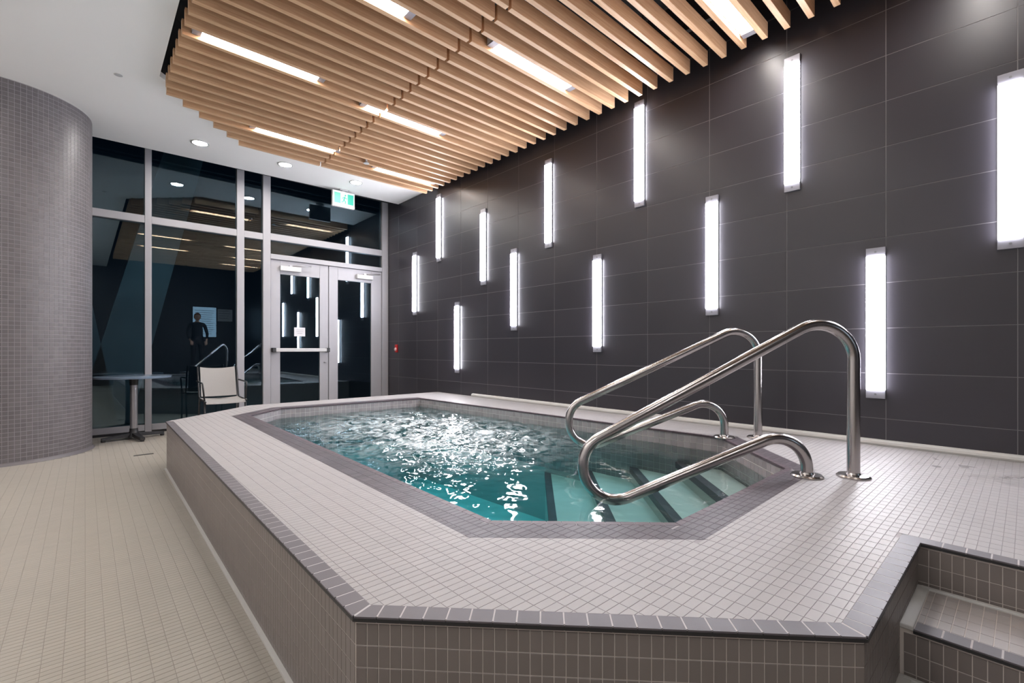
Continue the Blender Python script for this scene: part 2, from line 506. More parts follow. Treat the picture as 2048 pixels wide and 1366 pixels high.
def lay_tiles(parent, cells, thick, O, ex, ey, n, mat, name, single=300, stuff_name=None, bev=0.0009, jitter=0.0):
    """nearest full cells in view become single objects sharing one mesh, everything else one stuff part"""
    O, ex, ey, n = Vector(O), Vector(ex), Vector(ey), Vector(n)
    order = []
    for k, (pts, full) in enumerate(cells):
        c = O + ex * (sum(p[0] for p in pts) / len(pts)) + ey * (sum(p[1] for p in pts) / len(pts))
        order.append(((c - CAMP).length, k, c, in_view(c)))
    order.sort(key=lambda t: t[0])
    chosen = [t for t in order if t[3]][:single]
    ids = {t[1] for t in chosen}
    shared = {}
    for _, k, c, _v in chosen:
        pts, full = cells[k]
        if full:
            w, h = pts[1][0] - pts[0][0], pts[2][1] - pts[1][1]
            key = (round(w, 4), round(h, 4))
            if key not in shared:
                v, f = tile_geo([(-w / 2, -h / 2), (w / 2, -h / 2), (w / 2, h / 2), (-w / 2, h / 2)], thick, Vector((0, 0, 0)), ex, ey, n, bev)
                shared[key] = mesh_from(name, v, f, mat)
            link(name, shared[key], parent, c + n * (random.uniform(-jitter, jitter)))
        else:
            v, f = tile_geo(pts, thick, O, ex, ey, n, bev)
            V = np.array([tuple(q) for q in v]) - np.array(c)
            link(name, mesh_from(name, V, f, mat), parent, c)
    rest = [k for k in range(len(cells)) if k not in ids]
    if rest:
        mb = MB()
        for k in rest: mb.add(*tile_geo(cells[k][0], thick, O, ex, ey, n, bev))
        o = mb.build(stuff_name or (name + '_field'), mat, parent)
        o['kind'] = 'stuff'

def edge_strip_cells(a, b, width, pitch, gap, ang_a=None, ang_b=None):
    """tiles along edge a->b, reaching width to its left; mitred by half planes given as (point, point)"""
    L_ = math.hypot(b[0] - a[0], b[1] - a[1])
    n = max(1, round(L_ / pitch)); p = L_ / n
    out = []
    for i in range(n):
        s0 = i * p + (gap / 2 if i else 0); s1 = (i + 1) * p - (gap / 2 if i < n - 1 else 0)
        if i == 0: s0 -= width * 1.5
        if i == n - 1: s1 += width * 1.5
        cell = [(s0, 0), (s1, 0), (s1, width), (s0, width)]
        if ang_a: cell = clip_half(cell, *ang_a)
        if ang_b and len(cell) >= 3: cell = clip_half(cell, *ang_b)
        if len(cell) >= 3 and area2(cell) > 2e-6: out.append(cell)
    return out

def coping_run(parent, poly_pts, widths, z, thick, pitch, gap, mat, name, overhang=0.0, closed=False, skip=(), lip=0.0, limit=300):
    """a row of cap tiles following a CCW chain; every tile is an object of its own"""
    n = len(poly_pts)
    segs = range(n if closed else n - 1)
    made = 0; rest = MB()
    for i in segs:
        if i in skip: continue
        a, b = Vector(poly_pts[i]), Vector(poly_pts[(i + 1) % n])
        t = (b - a).normalized(); nn = Vector((-t.y, t.x)); Lg = (b - a).length
        def mitre(p_prev, p, p_next, start):
            t0 = (p - p_prev).normalized(); t1 = (p_next - p).normalized()
            bis = (t1 - t0)
            if bis.length < 1e-4: return None
            bis.normalize()
            if bis.dot(nn) < 0: bis = -bis
            loc = ((0.0 if start else Lg), 0.0)
            d = (bis.dot(t), bis.dot(nn))
            g = gap / 2 * (1 if start else -1)
            p0 = (loc[0] + g, loc[1]); p1 = (loc[0] + d[0] + g, loc[1] + d[1])
            return (p1, p0) if start else (p0, p1)
        ma = mb_ = None
        if closed or i > 0: ma = mitre(Vector(poly_pts[i - 1]), a, b, True)
        else: ma = ((0, 1), (0, 0))
        if closed or i < n - 2: mb_ = mitre(a, b, Vector(poly_pts[(i + 2) % n]), False)
        else: mb_ = ((Lg, 0), (Lg, 1))
        O = Vector((a.x, a.y, z)) - Vector((nn.x, nn.y, 0)) * overhang
        ex, ey = Vector((t.x, t.y, 0)), Vector((nn.x, nn.y, 0))
        for cell in edge_strip_cells((a.x, a.y), (b.x, b.y), widths + overhang, pitch, gap, ma, mb_):
            v, f = tile_geo(cell, thick, O, ex, ey, Vector((0, 0, 1)), 0.0006)
            v = [Vector(q) for q in v]
            c = sum(v, Vector()) / len(v)
            if made < limit and in_view(c):
                mk(name, [tuple(q) for q in v], f, mat, parent); made += 1
            else:
                rest.add(v, f)
    if rest.v:
        o = rest.build(name + '_field', mat, parent); o['kind'] = 'stuff'

def ring_mesh(outer, hole, z, up=True):
    """flat ring between two polygons"""
    polys = [[Vector((p[0], p[1], 0)) for p in outer]] + ([[Vector((p[0], p[1], 0)) for p in hole]] if hole else [])
    tri = tessellate_polygon(polys)
    flat = [p for q in polys for p in q]
    v = [(p.x, p.y, z) for p in flat]; f = []
    for t in tri:
        a, b, c = (flat[i] for i in t)
        s = (b.x - a.x) * (c.y - a.y) - (b.y - a.y) * (c.x - a.x)
        t = tuple(t)
        f.append(t if (s > 0) == up else tuple(reversed(t)))
    return v, f

def skirt(mb, poly, z0, z1, outward=True):
    n = len(poly)
    for i in range(n):
        a, b = poly[i], poly[(i + 1) % n]
        q = [(a[0], a[1], z0), (b[0], b[1], z0), (b[0], b[1], z1), (a[0], a[1], z1)]
        mb.add(q, [(0, 1, 2, 3) if outward else (3, 2, 1, 0)])

# ------------------------------------------------------------------ plan polygons (X, Y)
A_, B_, C_, D_ = (0.535, 5.165), (0.480, 1.092), (1.292, 0.243), (2.055, 0.243)
BACK = -1.5
DECK_P = [A_, B_, C_, D_, (2.062, BACK), (WALL, BACK), (WALL, 6.02), (1.395, 6.02)]
POOL = [(1.13, 1.355), (1.62, 0.88), (2.80, 0.88), (3.43, 1.50), (3.27, 5.40), (1.585, 5.49), (1.19, 5.10)]
POOL_N = offset_poly(POOL, -0.028)                       # outer side of the pool nosing row
BAND_O = [(0.970, 1.284), (1.545, 0.735), (2.845, 0.755), (3.56, 1.45), POOL_N[3], POOL_N[4], (3.30, 5.53), (1.53, 5.63), (1.045, 5.17)]
COPE = 0.050

# ------------------------------------------------------------------ THE SETTING
# floor ---------------------------------------------------------------
FLOOR_P = [(-3.2, -3.2), (WALL, -3.2), (WALL, 8.0), (-3.2, 8.0)]
mb = MB()
FL_O = [(-3.3, -3.3), (4.1, -3.3), (4.1, 7.74), (-3.3, 7.74)]; FL_H = offset_poly(POOL, -0.03)
mb.add(*ring_mesh(FL_O, FL_H, 0.0)); mb.add(*ring_mesh(FL_O, FL_H, -0.12, up=False))
skirt(mb, FL_O, -0.12, 0.0, True); skirt(mb, FL_H, -0.12, 0.0, False)
fl = mb.build('floor', M['floor_grout'])
tag(fl, 'beige mosaic tiled floor left of the raised hot tub', 'floor', kind='structure')
floor_field = [(-2.2, -0.3), (1.28, -0.3), (1.28, 0.235), (1.288, 0.240), (0.476, 1.089), (0.531, 5.167), (1.392, 6.023), (WALL - 0.01, 6.023), (WALL - 0.01, 7.58), (-2.2, 7.58)]
COLC, COLR = (-0.60, 6.94), 0.66
cell = tile_cells(floor_field, [], 0.0, 0.0, 0.0555, 0.0278, 0.0016)
cell = [c for c in cell if math.hypot(c[0][0][0] - COLC[0], c[0][0][1] - COLC[1]) > COLR + 0.03]
lay_tiles(fl, cell, 0.0015, (0, 0, 0.0), (1, 0, 0), (0, 1, 0), (0, 0, 1), M['floor_tile'], 'tile', 300, 'tile_field', 0.0005)

# tiled wall ------------------------------------------------------------
wr = MB().box(WALL + 0.0014, WALL + 0.16, -3.3, WIN + 0.10, 0.0, 4.35).build('wall_right', M['wall_grout'])
tag(wr, 'dark charcoal wall of large tiles beside the hot tub', 'wall', kind='structure')
PU, PZ = 0.599, 0.3036
shared = {}
for i in range(-6, 13):
    u0 = 0.038 + PU * i; u1 = u0 + PU
    u1 = min(u1, WIN - 0.05)
    if u1 - u0 < 0.05: continue
    for j in range(0, 14):
        z0 = PZ * j - 0.001; z1 = min(z0 + PZ, 4.20)
        if z1 < DECK and u0 < 5.9: continue
        c = Vector((WALL + 0.0014, (u0 + u1) / 2, (z0 + z1) / 2)); w = u1 - u0 - 0.0042; h = z1 - z0 - 0.0042
        key = (round(w, 3), round(h, 3))
        if key not in shared:
            v, f = tile_geo([(-w / 2, -h / 2), (w / 2, -h / 2), (w / 2, h / 2), (-w / 2, h / 2)], 0.0014, Vector(), Vector((0, -1, 0)), Vector((0, 0, 1)), Vector((-1, 0, 0)), 0.0005)
            shared[key] = mesh_from('tile', v, f, M['wall_tile'])
        link('tile', shared[key], wr, c)

# other walls, out of the frame but reflected in the glazing --------------
wl = box('wall_left', -3.36, -3.2, -3.3, WIN + 0.10, 0.0, 4.35, M['white_paint'])
tag(wl, 'white painted wall on the left of the spa room', 'wall', kind='structure')
wb = box('wall_back', -3.2, WALL, -3.36, -3.2, 0.0, 4.35, M['dark_wall'])
tag(wb, 'dark wall behind the viewpoint facing the glazing', 'wall', kind='structure')

# ceiling -----------------------------------------------------------------
OPEN = [(0.478, -3.2), (WALL, -3.2), (WALL, 6.235), (1.40, 6.235), (0.500, 5.30)]
CE_P = [(-3.2, -3.2), (0.478, -3.2), (0.500, 5.30), (1.40, 6.235), (WALL, 6.235), (WALL, 7.235), (-3.2, 7.40)]
mb = MB()
mb.add(*ring_mesh(ccw(CE_P), None, CEIL, up=False))
mb.add(*ring_mesh(ccw(CE_P), None, CEIL + 0.05, up=True))
skirt(mb, ccw(CE_P), CEIL, CEIL + 0.05, True)
ce = mb.build('ceiling', M['white_paint'])
tag(ce, 'white painted ceiling around the timber slat canopy', 'ceiling', kind='structure')
mb = MB()
mb.box(-3.2, WALL, -3.2, WIN + 0.1, 4.22, 4.30)
o = mb.build('recess', M['black_void'], ce)
o['label'] = 'black void above the slats'
mb = MB()
for a, b in zip(OPEN[2:], OPEN[3:] + OPEN[:1]):
    t = Vector((b[0] - a[0], b[1] - a[1])).normalized(); nn = Vector((-t.y, t.x)) * -0.02
    p = [a, b, (b[0] + nn.x, b[1] + nn.y), (a[0] + nn.x, a[1] + nn.y)]
    mb.prism(ccw(p), CEIL + 0.052, 4.22)
mb.build('recess_side', M['black_void'], ce)
box('window_pocket', -3.2, WALL, 7.42, 7.46, CEIL + 0.052, 4.0, M['black_void'], ce)

# wall base of the deck -----------------------------------------------------
mb = MB()
prof = [(0.0, 0.0), (-0.030, 0.0), (-0.034, 0.012), (-0.030, 0.026), (-0.018, 0.035), (0.0, 0.038)]
ys = [BACK, 5.15]
v = []; f = []
for y in ys:
    for (dx, dz) in prof: v.append((WALL + dx, y, DECK + dz))
m_ = len(prof)
for k in range(m_): f.append((k, (k + 1) % m_, (k + 1) % m_ + m_, k + m_))
f += [tuple(reversed(range(m_))), tuple(range(m_, 2 * m_))]
bb = mb.add(v, f).build('baseboard_right', M['cove'])
tag(bb, 'pale rounded base strip where the deck meets the charcoal wall', 'baseboard', kind='structure')

# glazing ----------------------------------------------------------------
w1 = empty('window_1', (0.9, WIN, 0), 'floor to ceiling window wall with pale aluminium frame left of the doors', 'window', kind='structure')
F0, F1 = WIN - 0.055, WIN + 0.055
for (a, b) in ((-2.15, -2.08), (-0.85, -0.78), (0.565, 0.635), (1.603, 1.697), (1.943, 2.045)):
    box('mullion', a, b, F0, F1, 0.0, 4.0, M['aluminium'], w1, 0.004)
edges_v = [-3.2, -2.15, -2.08, -0.85, -0.78, 0.565, 0.635, 1.603, 1.697, 1.943]
spans = [(-2.08, -0.85), (-0.78, 0.565), (0.635, 1.603), (1.697, 1.943)]
for (a, b) in spans:
    box('transom', a, b, F0 + 0.004, F1 - 0.004, 2.690, 2.785, M['aluminium'], w1, 0.004)
    box('sill', a, b, F0 + 0.004, F1 - 0.004, 0.032, 0.108, M['aluminium'], w1, 0.004)
    box('base_rail', a, b, F0 + 0.012, F1 - 0.012, 0.0, 0.032, M['dark_metal'], w1)
    box('pane', a, b, WIN - 0.005, WIN + 0.005, 0.100, 2.700, M['glass'], w1)
    box('pane', a, b, WIN - 0.005, WIN + 0.005, 2.775, 4.0, M['glass'], w1)
w2 = empty('window_2', (2.95, WIN, 2.42), 'glazed panels in aluminium frame above the double doors', 'window', kind='structure')
box('transom', 2.045, 3.842, F0 + 0.004, F1 - 0.004, 2.705, 2.805, M['aluminium'], w2, 0.004)
box('door_head', 2.045, 3.842, F0 + 0.002, F1 - 0.002, 2.425, 2.500, M['aluminium'], w2, 0.004)
box('pane', 2.045, 3.842, WIN - 0.005, WIN + 0.005, 2.490, 2.715, M['glass'], w2)
box('pane', 2.045, 3.842, WIN - 0.005, WIN + 0.005, 2.795, 4.0, M['glass'], w2)
box('mullion', 3.842, 3.955, F0, F1, 0.0, 4.0, M['aluminium'], w2, 0.004)

def door(name, x0, x1, g0, g1, label, hinge_right):
    d = empty(name, ((x0 + x1) / 2, WIN, 0.01), label, 'door', kind='structure')
    y0, y1 = WIN - 0.025, WIN + 0.025
    box('stile', x0, g0, y0, y1, 0.012, 2.420, M['aluminium'], d, 0.003)
    box('stile', g1, x1, y0, y1, 0.012, 2.420, M['aluminium'], d, 0.003)
    box('top_rail', g0, g1, y0, y1, 2.212, 2.420, M['aluminium'], d, 0.003)
    box('bottom_rail', g0, g1, y0, y1, 0.012, 0.215, M['aluminium'], d, 0.003)
    box('pane', g0 - 0.008, g1 + 0.008, WIN - 0.005, WIN + 0.005, 0.207, 2.220, M['glass'], d)
    return d
d1 = door('door_1', 2.052, 2.912, 2.186, 2.776, 'left leaf of the glazed double doors, with push bar and paper notice', False)
d2 = door('door_2', 2.922, 3.838, 3.069, 3.649, 'right leaf of the glazed double doors, next to the charcoal wall', True)
def closer(d, x0, x1, z0, z1, arm_to):
    c = box('door_closer', x0, x1, WIN - 0.085, WIN - 0.026, z0, z1, M['white_metal'], d, 0.006)
    MB().tube([((x0 + x1) / 2, WIN - 0.06, z1 + 0.012), (arm_to, WIN - 0.09, z1 + 0.030)], 0.009, 8).build('closer_arm', M['steel_post'], c, True)
    box('closer_pivot', (x0 + x1) / 2 - 0.02, (x0 + x1) / 2 + 0.02, WIN - 0.080, WIN - 0.040, z1, z1 + 0.018, M['steel_post'], c)
closer(d1, 2.175, 2.475, 2.262, 2.335, 2.62)
closer(d2, 3.375, 3.660, 2.262, 2.335, 3.78)
pb = box('push_bar', 2.105, 2.865, WIN - 0.105, WIN - 0.060, 1.036, 1.090, M['white_metal'], d1, 0.006)
for xx in (2.085, 2.885):
    box('bar_end', xx - 0.024, xx + 0.024, WIN - 0.110, WIN - 0.024, 1.030, 1.096, M['dark_metal'], pb, 0.005)
MB().lathe((2.862, WIN - 0.030, 0.86), [(0.022, 0), (0.022, 0.012)], 16).build('lock', M['steel_post'], d1)

# outdoors beyond the glass --------------------------------------------------
pt = box('patio', -7, 7, WIN + 0.14, 16, -0.12, -0.02, M['patio'])
tag(pt, 'dark paved terrace outside the glazing at night', 'terrace', kind='structure')
vc = empty('concrete_column', (0.35, 9.2, 0), 'V-shaped inclined grey concrete column outside the left window panes', 'column')
def strut(b0, b1, t0, t1, zt):
    y0, y1 = 8.95, 9.45
    v = [(b0, y0, -0.02), (b1, y0, -0.02), (b1, y1, -0.02), (b0, y1, -0.02), (t0, y0, zt), (t1, y0, zt), (t1, y1, zt), (t0, y1, zt)]
    return mk('strut', v, [(3, 2, 1, 0), (4, 5, 6, 7), (0, 1, 5, 4), (1, 2, 6, 5), (2, 3, 7, 6), (3, 0, 4, 7)], M['concrete'], vc)
strut(-0.12, 0.50, 1.07, 1.56, 4.8)
strut(-0.05, 0.36, -0.95, -0.43, 4.8)

# ------------------------------------------------------------------ HOT TUB
mb = MB()
DI = 0.006
body_o = offset_poly(DECK_P, [DI, DI, DI, DI, 0, 0, 0, 0])
pool_o = offset_poly(POOL, -0.006)
mb.add(*ring_mesh(body_o, pool_o, DECK - 0.0009))
skirt(mb, body_o, 0.0, DECK - 0.0009, True)
tub = mb.build('hot_tub', M['deck_grout'])
tag(tub, 'raised hot tub with tiled deck, grey coping and tile-clad sides', 'hot tub')
# basin
mb = MB()
skirt(mb, pool_o, -0.62, DECK - 0.010, False)
mb.build('basin_wall', M['pool_grout'], tub)
mb = MB()
mb.add(*ring_mesh(pool_o, None, -0.62))
mb.build('basin_floor', M['plaster'], tub)
# side cladding grout
mb = MB()
sk = offset_poly(DECK_P, [0.0045] * 4 + [0] * 4)
for i in range(4):
    a, b = sk[i], sk[i + 1]
    mb.add([(a[0], a[1], 0), (b[0], b[1], 0), (b[0], b[1], DECK - 0.013), (a[0], a[1], DECK - 0.013)], [(0, 1, 2, 3)])
i = 7
a, b = sk[7], sk[0]
mb.add([(a[0], a[1], 0), (b[0], b[1], 0), (b[0], b[1], DECK - 0.013), (a[0], a[1], DECK - 0.013)], [(0, 1, 2, 3)])
mb.build('side_grout', M['face_grout'], tub)
# deck tiles
deck_in = offset_poly(DECK_P, [COPE + 0.001] * 4 + [0.0, 0.034, 0.0, 0.0])
cl = tile_cells(deck_in, [BAND_O], 0.0, 0.0, 0.0555, 0.0278, 0.0015)
lay_tiles(tub, cl, 0.0009, (0, 0, DECK - 0.0009), (1, 0, 0), (0, 1, 0), (0, 0, 1), M['deck_tile'], 'deck_tile', 300, 'deck_tile_field', 0.0004, jitter=0.0001)
# dark band
cl = tile_cells(BAND_O, [POOL_N], 0.0, 0.0, 0.0555, 0.0278, 0.0015)
lay_tiles(tub, cl, 0.0009, (0, 0, DECK - 0.0009), (1, 0, 0), (0, 1, 0), (0, 0, 1), M['band_tile'], 'band_tile', 300, 'band_tile_field', 0.0004, jitter=0.0001)
# nosing row around the pool
coping_run(tub, list(POOL_N), 0.028, DECK - 0.014, 0.0142, 0.0555, 0.002, M['edge_tile'], 'pool_edge_tile', 0.0, closed=True)
# outer coping
chain = [DECK_P[7]] + DECK_P[:5]
coping_run(tub, chain[1:], COPE, DECK - 0.0125, 0.0132, 0.0562, 0.0034, M['coping_tile'], 'coping_tile', 0.004)
M['coping_grout'] = plain_mat('coping_grout', (0.50, 0.47, 0.47), 0.85)
def coping_fill(outer, inner, z, parent):
    mb = MB()
    for k in range(len(outer) - 1):
        mb.prism(ccw([outer[k], outer[k + 1], inner[k + 1], inner[k]]), z - 0.010, z + 0.0004)
    mb.build('coping_grout', M['coping_grout'], parent)
inn_ = offset_poly(DECK_P, [COPE] * 4 + [0.0] * 4)
coping_fill(DECK_P[:5], inn_[:5], DECK, tub)
def lip_shade_strip(chain, z, parent, proud=0.0048):  # near-black strip that paints the shade on the coping's front lip
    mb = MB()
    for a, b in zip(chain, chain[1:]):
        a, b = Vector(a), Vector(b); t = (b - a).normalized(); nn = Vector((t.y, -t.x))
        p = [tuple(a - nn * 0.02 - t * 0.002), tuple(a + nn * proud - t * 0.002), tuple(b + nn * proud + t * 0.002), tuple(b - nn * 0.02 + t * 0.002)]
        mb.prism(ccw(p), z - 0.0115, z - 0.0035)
    o = mb.build('lip_shade_strip', M['dark_metal'], parent); o['label'] = 'black strip painting the shade on the coping lip'
lip_shade_strip(chain[1:], DECK, tub)
# side tiles
def side_tiles(a, b, z0, z1, mat, name, single, parent, field, pitch=0.0281, row=0.0535, gap=0.0021, thick=0.0013):
    a, b = Vector(a), Vector(b)
    t = (b - a).normalized(); L_ = (b - a).length
    n = Vector((t.y, -t.x, 0))
    cells = tile_cells([(0, 0), (L_, 0), (L_, z1 - z0), (0, z1 - z0)], [], 0.0, (z1 - z0) % row - row, pitch, row, gap)
    lay_tiles(parent, cells, thick, (a.x, a.y, z0), (t.x, t.y, 0), (0, 0, 1), n, mat, name, single, field, 0.0008)
side_tiles(sk[1], sk[2], 0.0, DECK - 0.019, M['face_tile'], 'side_tile', 170, tub, 'side_tile_field')
side_tiles(sk[0], sk[1], 0.0, DECK - 0.019, M['face_tile'], 'side_tile', 60, tub, 'side_tile_field')
side_tiles(sk[2], sk[3], 0.0, DECK - 0.019, M['face_tile'], 'side_tile', 30, tub, 'side_tile_field')
side_tiles(sk[3], sk[4], 0.285, DECK - 0.019, M['face_tile'], 'side_tile', 40, tub, 'side_tile_field', row=0.056)
side_tiles(sk[7], sk[0], 0.0, DECK - 0.019, M['face_tile'], 'side_tile', 0, tub, 'side_tile_field')
# foot cove along the long side and the front
mb = MB()
for (a, b) in ((sk[0], sk[1]), (sk[1], sk[2])):
    t = (Vector(b) - Vector(a)).normalized(); nn = Vector((t.y, -t.x))
    p = [a, (a[0] + nn.x * 0.016, a[1] + nn.y * 0.016), (b[0] + nn.x * 0.016, b[1] + nn.y * 0.016), b]
    mb.prism(ccw(p), 0.0016, 0.012)
mb.build('foot_cove', M['cove'], tub)
# pool wall tiles (down to just below the water line)
for i in range(len(pool_o)):
    a, b = pool_o[i], pool_o[(i + 1) % len(pool_o)]
    side_tiles(b, a, -0.10, DECK - 0.016, M['pool_tile'], 'pool_tile', 70 if i in (3, 2, 4) else 0, tub, 'pool_tile_field', pitch=0.051, row=0.051, gap=0.0035, thick=0.0015)

# stairs down into the water, across the near right corner
SD = (-0.70711, 0.70711)
def s_line(s):
    p = (2.80 + SD[0] * s, 0.88 + SD[1] * s)
    return p, (p[0] + 0.70711, p[1] + 0.70711)
pool_i = offset_poly(POOL, 0.0005)
ks = [-0.02, 0.25, 0.55, 0.89, 1.25]
zs = [0.19, 0.08, -0.03, -0.14]
for k in range(4):
    p0, p1 = s_line(ks[k]); q0, q1 = s_line(ks[k + 1])
    poly = clip_half(pool_i, p0, p1)
    poly = clip_half(poly, q1, q0)
    if len(poly) < 3: continue
    st = MB().prism(ccw(poly), -0.62, zs[k]).build('pool_step', M['step_plaster'], tub)
    n0, n1 = s_line(ks[k + 1] - 0.055); m0, m1 = s_line(ks[k + 1] + 0.004)
    nose = clip_half(clip_half(pool_i, n0, n1), m1, m0)
    if len(nose) >= 3:
        nz_ = MB().prism(ccw(nose), zs[k] - 0.045, zs[k] + 0.003).build('step_nosing', M['band_tile'], st)
        nz_['label'] = 'dark nosing strip'

# steps up to the deck, at the right edge of the photograph
for (x0, x1, z) in ((1.722, 2.053, 0.285), (1.388, 1.722, 0.143)):
    st = box('entry_step', x0 + 0.0045, x1, BACK, 0.2475, 0.0, z - 0.0014, M['face_grout'], tub)
    coping_run(st, [(x0, 0.214), (x0, BACK)], 0.050, z - 0.0125, 0.013, 0.0562, 0.0034, M['coping_tile'], 'coping_tile', 0.004)
    lip_shade_strip([(x0, 0.214), (x0, BACK)], z, st)
    coping_fill([(x0, 0.214), (x0, BACK)], [(x0 + COPE, 0.214), (x0 + COPE, BACK)], z, st)
    cl = tile_cells([(x0 + 0.051, BACK), (x1 - 0.022, BACK), (x1 - 0.022, 0.214), (x0 + 0.051, 0.214)], [], 0.0, 0.005, 0.0555, 0.0278, 0.0018)
    lay_tiles(st, cl, 0.0014, (0, 0, z - 0.0014), (1, 0, 0), (0, 1, 0), (0, 0, 1), M['tread_tile'], 'tread_tile', 120, 'tread_tile_field')
    side_tiles((x0 + 0.0045, 0.238), (x0 + 0.0045, BACK), z - 0.143, z - 0.019, M['face_tile'], 'riser_tile', 60, st, 'riser_tile_field', row=0.056)
    mb = MB()
    mb.box(x1 - 0.020, x1 - 0.002, BACK, 0.238, z - 0.006, z + 0.006, 0.003)
    mb.box(x0 + 0.0, x1 - 0.002, 0.216, 0.2475, z - 0.008, z + 0.005, 0.003)
    mb.build('step_cove', M['cove'], st)

# ------------------------------------------------------------------ WATER
STEP = 0.012
wp = offset_poly(POOL, -0.004)
gx = np.arange(1.05, 3.56, STEP); gy = np.arange(0.80, 5.58, STEP)
X, Y = np.meshgrid(gx, gy, indexing='ij')
H = np.zeros_like(X)
act = 0.36 + 0.95 * np.exp(-(((X - 2.45) / 0.75) ** 2 + ((Y - 3.6) / 1.35) ** 2)) + 0.35 * np.exp(-(((X - 1.8) / 0.5) ** 2 + ((Y - 2.6) / 0.7) ** 2))
near = np.clip((Y - X * 0.25 - 0.85) / 1.1, 0.22, 1.0)
act *= near
for (lo, hi, amp, cnt) in ((0.30, 0.60, 0.0042, 7), (0.14, 0.30, 0.0030, 10), (0.07, 0.14, 0.0021, 14), (0.038, 0.07, 0.0011, 18)):
    for _ in range(cnt):
        lam = rng.uniform(lo, hi); th = rng.uniform(0, 2 * math.pi); ph = rng.uniform(0, 2 * math.pi)
        kx, ky = math.cos(th) * 2 * math.pi / lam, math.sin(th) * 2 * math.pi / lam
        warp = 0.6 * np.sin(X * rng.uniform(2, 5) + rng.uniform(0, 6)) + 0.6 * np.sin(Y * rng.uniform(2, 5) + rng.uniform(0, 6))
        H += amp * math.sqrt(2.0 / cnt) * np.sin(kx * X + ky * Y + ph + warp)
H = H * act
for _ in range(4):                                            # jets push the surface up in low rings
    cx, cy = rng.uniform(2.0, 3.0), rng.uniform(2.6, 4.8)
    R = np.hypot(X - cx, Y - cy)
    H += 0.006 * np.exp(-(R / 0.30) ** 2) * np.cos(R * 38)
foam = np.clip(1.25 * np.exp(-(((X - 2.35) / 0.78) ** 2 + ((Y - 3.75) / 1.35) ** 2)) - 0.10, 0, 1) * np.clip((Y - 0.25 * X - 1.25) / 0.8, 0, 1)
ii = inside((X[:-1, :-1] + STEP / 2).ravel(), (Y[:-1, :-1] + STEP / 2).ravel(), offset_poly(POOL, -0.012)).reshape(X[:-1, :-1].shape)
idx = -np.ones(X.shape, int)
nx_, ny_ = X.shape
used = np.zeros(X.shape, bool)
used[:-1, :-1] |= ii; used[1:, :-1] |= ii; used[:-1, 1:] |= ii; used[1:, 1:] |= ii
idx[used] = np.arange(used.sum())
top = np.stack([X[used], Y[used], WATER + H[used]], 1)
bot = np.stack([X[used], Y[used], np.full(used.sum(), -0.63)], 1)
nt = len(top)
fa = []
ed = {}
for i, j in zip(*np.nonzero(ii)):
    q = (idx[i, j], idx[i + 1, j], idx[i + 1, j + 1], idx[i, j + 1])
    fa.append(q); fa.append((q[3] + nt, q[2] + nt, q[1] + nt, q[0] + nt))
    for a, b in zip(q, q[1:] + q[:1]):
        if (b, a) in ed: del ed[(b, a)]
        else: ed[(a, b)] = 1
for (a, b) in ed: fa.append((b, a, a + nt, b + nt))
me = bpy.data.meshes.new('water')
me.from_pydata(np.concatenate([top, bot]).tolist(), [], [tuple(int(k) for k in f) for f in fa])
at = me.attributes.new('foam', 'FLOAT', 'POINT')
at.data.foreach_set('value', np.concatenate([foam[used], np.zeros(nt)]).astype(np.float32))
me.materials.append(M['water'])
me.polygons.foreach_set('use_smooth', [True] * len(me.polygons)); me.update()
wt = link('water', me)
tag(wt, 'teal bubbling water filling the hot tub', 'water', kind='stuff')

# ------------------------------------------------------------------ HANDRAILS
def fillet_path(pts, radii, seg=10):
    out = [Vector(pts[0])]
    for i in range(1, len(pts) - 1):
        p, a, b = Vector(pts[i]), Vector(pts[i - 1]), Vector(pts[i + 1])
        u, w = (a - p).normalized(), (b - p).normalized()
        ang = u.angle(w); r = radii[i - 1]
        d = r / math.tan(ang / 2)
        c = p + (u + w).normalized() * (r / math.sin(ang / 2))
        s, e = p + u * d, p + w * d
        vs_, ve = s - c, e - c
        tot = vs_.angle(ve)
        for k in range(seg + 1):
            t = k / seg
            out.append(c + (vs_ * math.sin((1 - t) * tot) + ve * math.sin(t * tot)) / math.sin(tot))
    out.append(Vector(pts[-1]))
    return out

def handrail(base, prof, radii, label):
    h = empty('handrail', (base[0], base[1], DECK), label, 'handrail', 'stainless steel handrails at the pool stairs')
    path = fillet_path([(s, 0, z) for s, z in prof], radii, 14)
    pts = []
    for p in path:
        pts.append((base[0] + SD[0] * p.x, base[1] + SD[1] * p.x, p.z))
    dense = []
    for a, b in zip(pts, pts[1:]):
        n = max(1, int((Vector(b) - Vector(a)).length / 0.08))
        for k in range(n): dense.append(tuple(Vector(a).lerp(Vector(b), k / n)))
    dense.append(pts[-1])
    o = MB().tube(dense, 0.0285, 24).build('tube', M['steel'], h, True)
    smooth_by_angle(o, 50)
    for s in (prof[0][0], prof[-1][0]):
        c = (base[0] + SD[0] * s, base[1] + SD[1] * s, DECK)
        o = MB().lathe(c, [(0.074, 0.0), (0.074, 0.006), (0.066, 0.013), (0.034, 0.016), (0.031, 0.024)], 32).build('flange', M['steel'], h)
        smooth_by_angle(o, 35)
    return h
handrail((2.862, 0.590), [(0, DECK + 0.002), (0, 1.317), (1.352, 0.566), (1.352, 0.209), (0.228, 0.698), (0.228, DECK + 0.002)], [0.175, 0.150, 0.165, 0.15],
         'near steel looped handrail, standing on the deck closer to the viewer')
handrail((3.615, 1.318), [(0, DECK + 0.002), (0, 1.297), (1.366, 0.645), (1.366, 0.284), (0.240, 0.748), (0.240, DECK + 0.002)], [0.165, 0.150, 0.165, 0.15],
         'far steel looped handrail, standing between the pool and the charcoal wall')

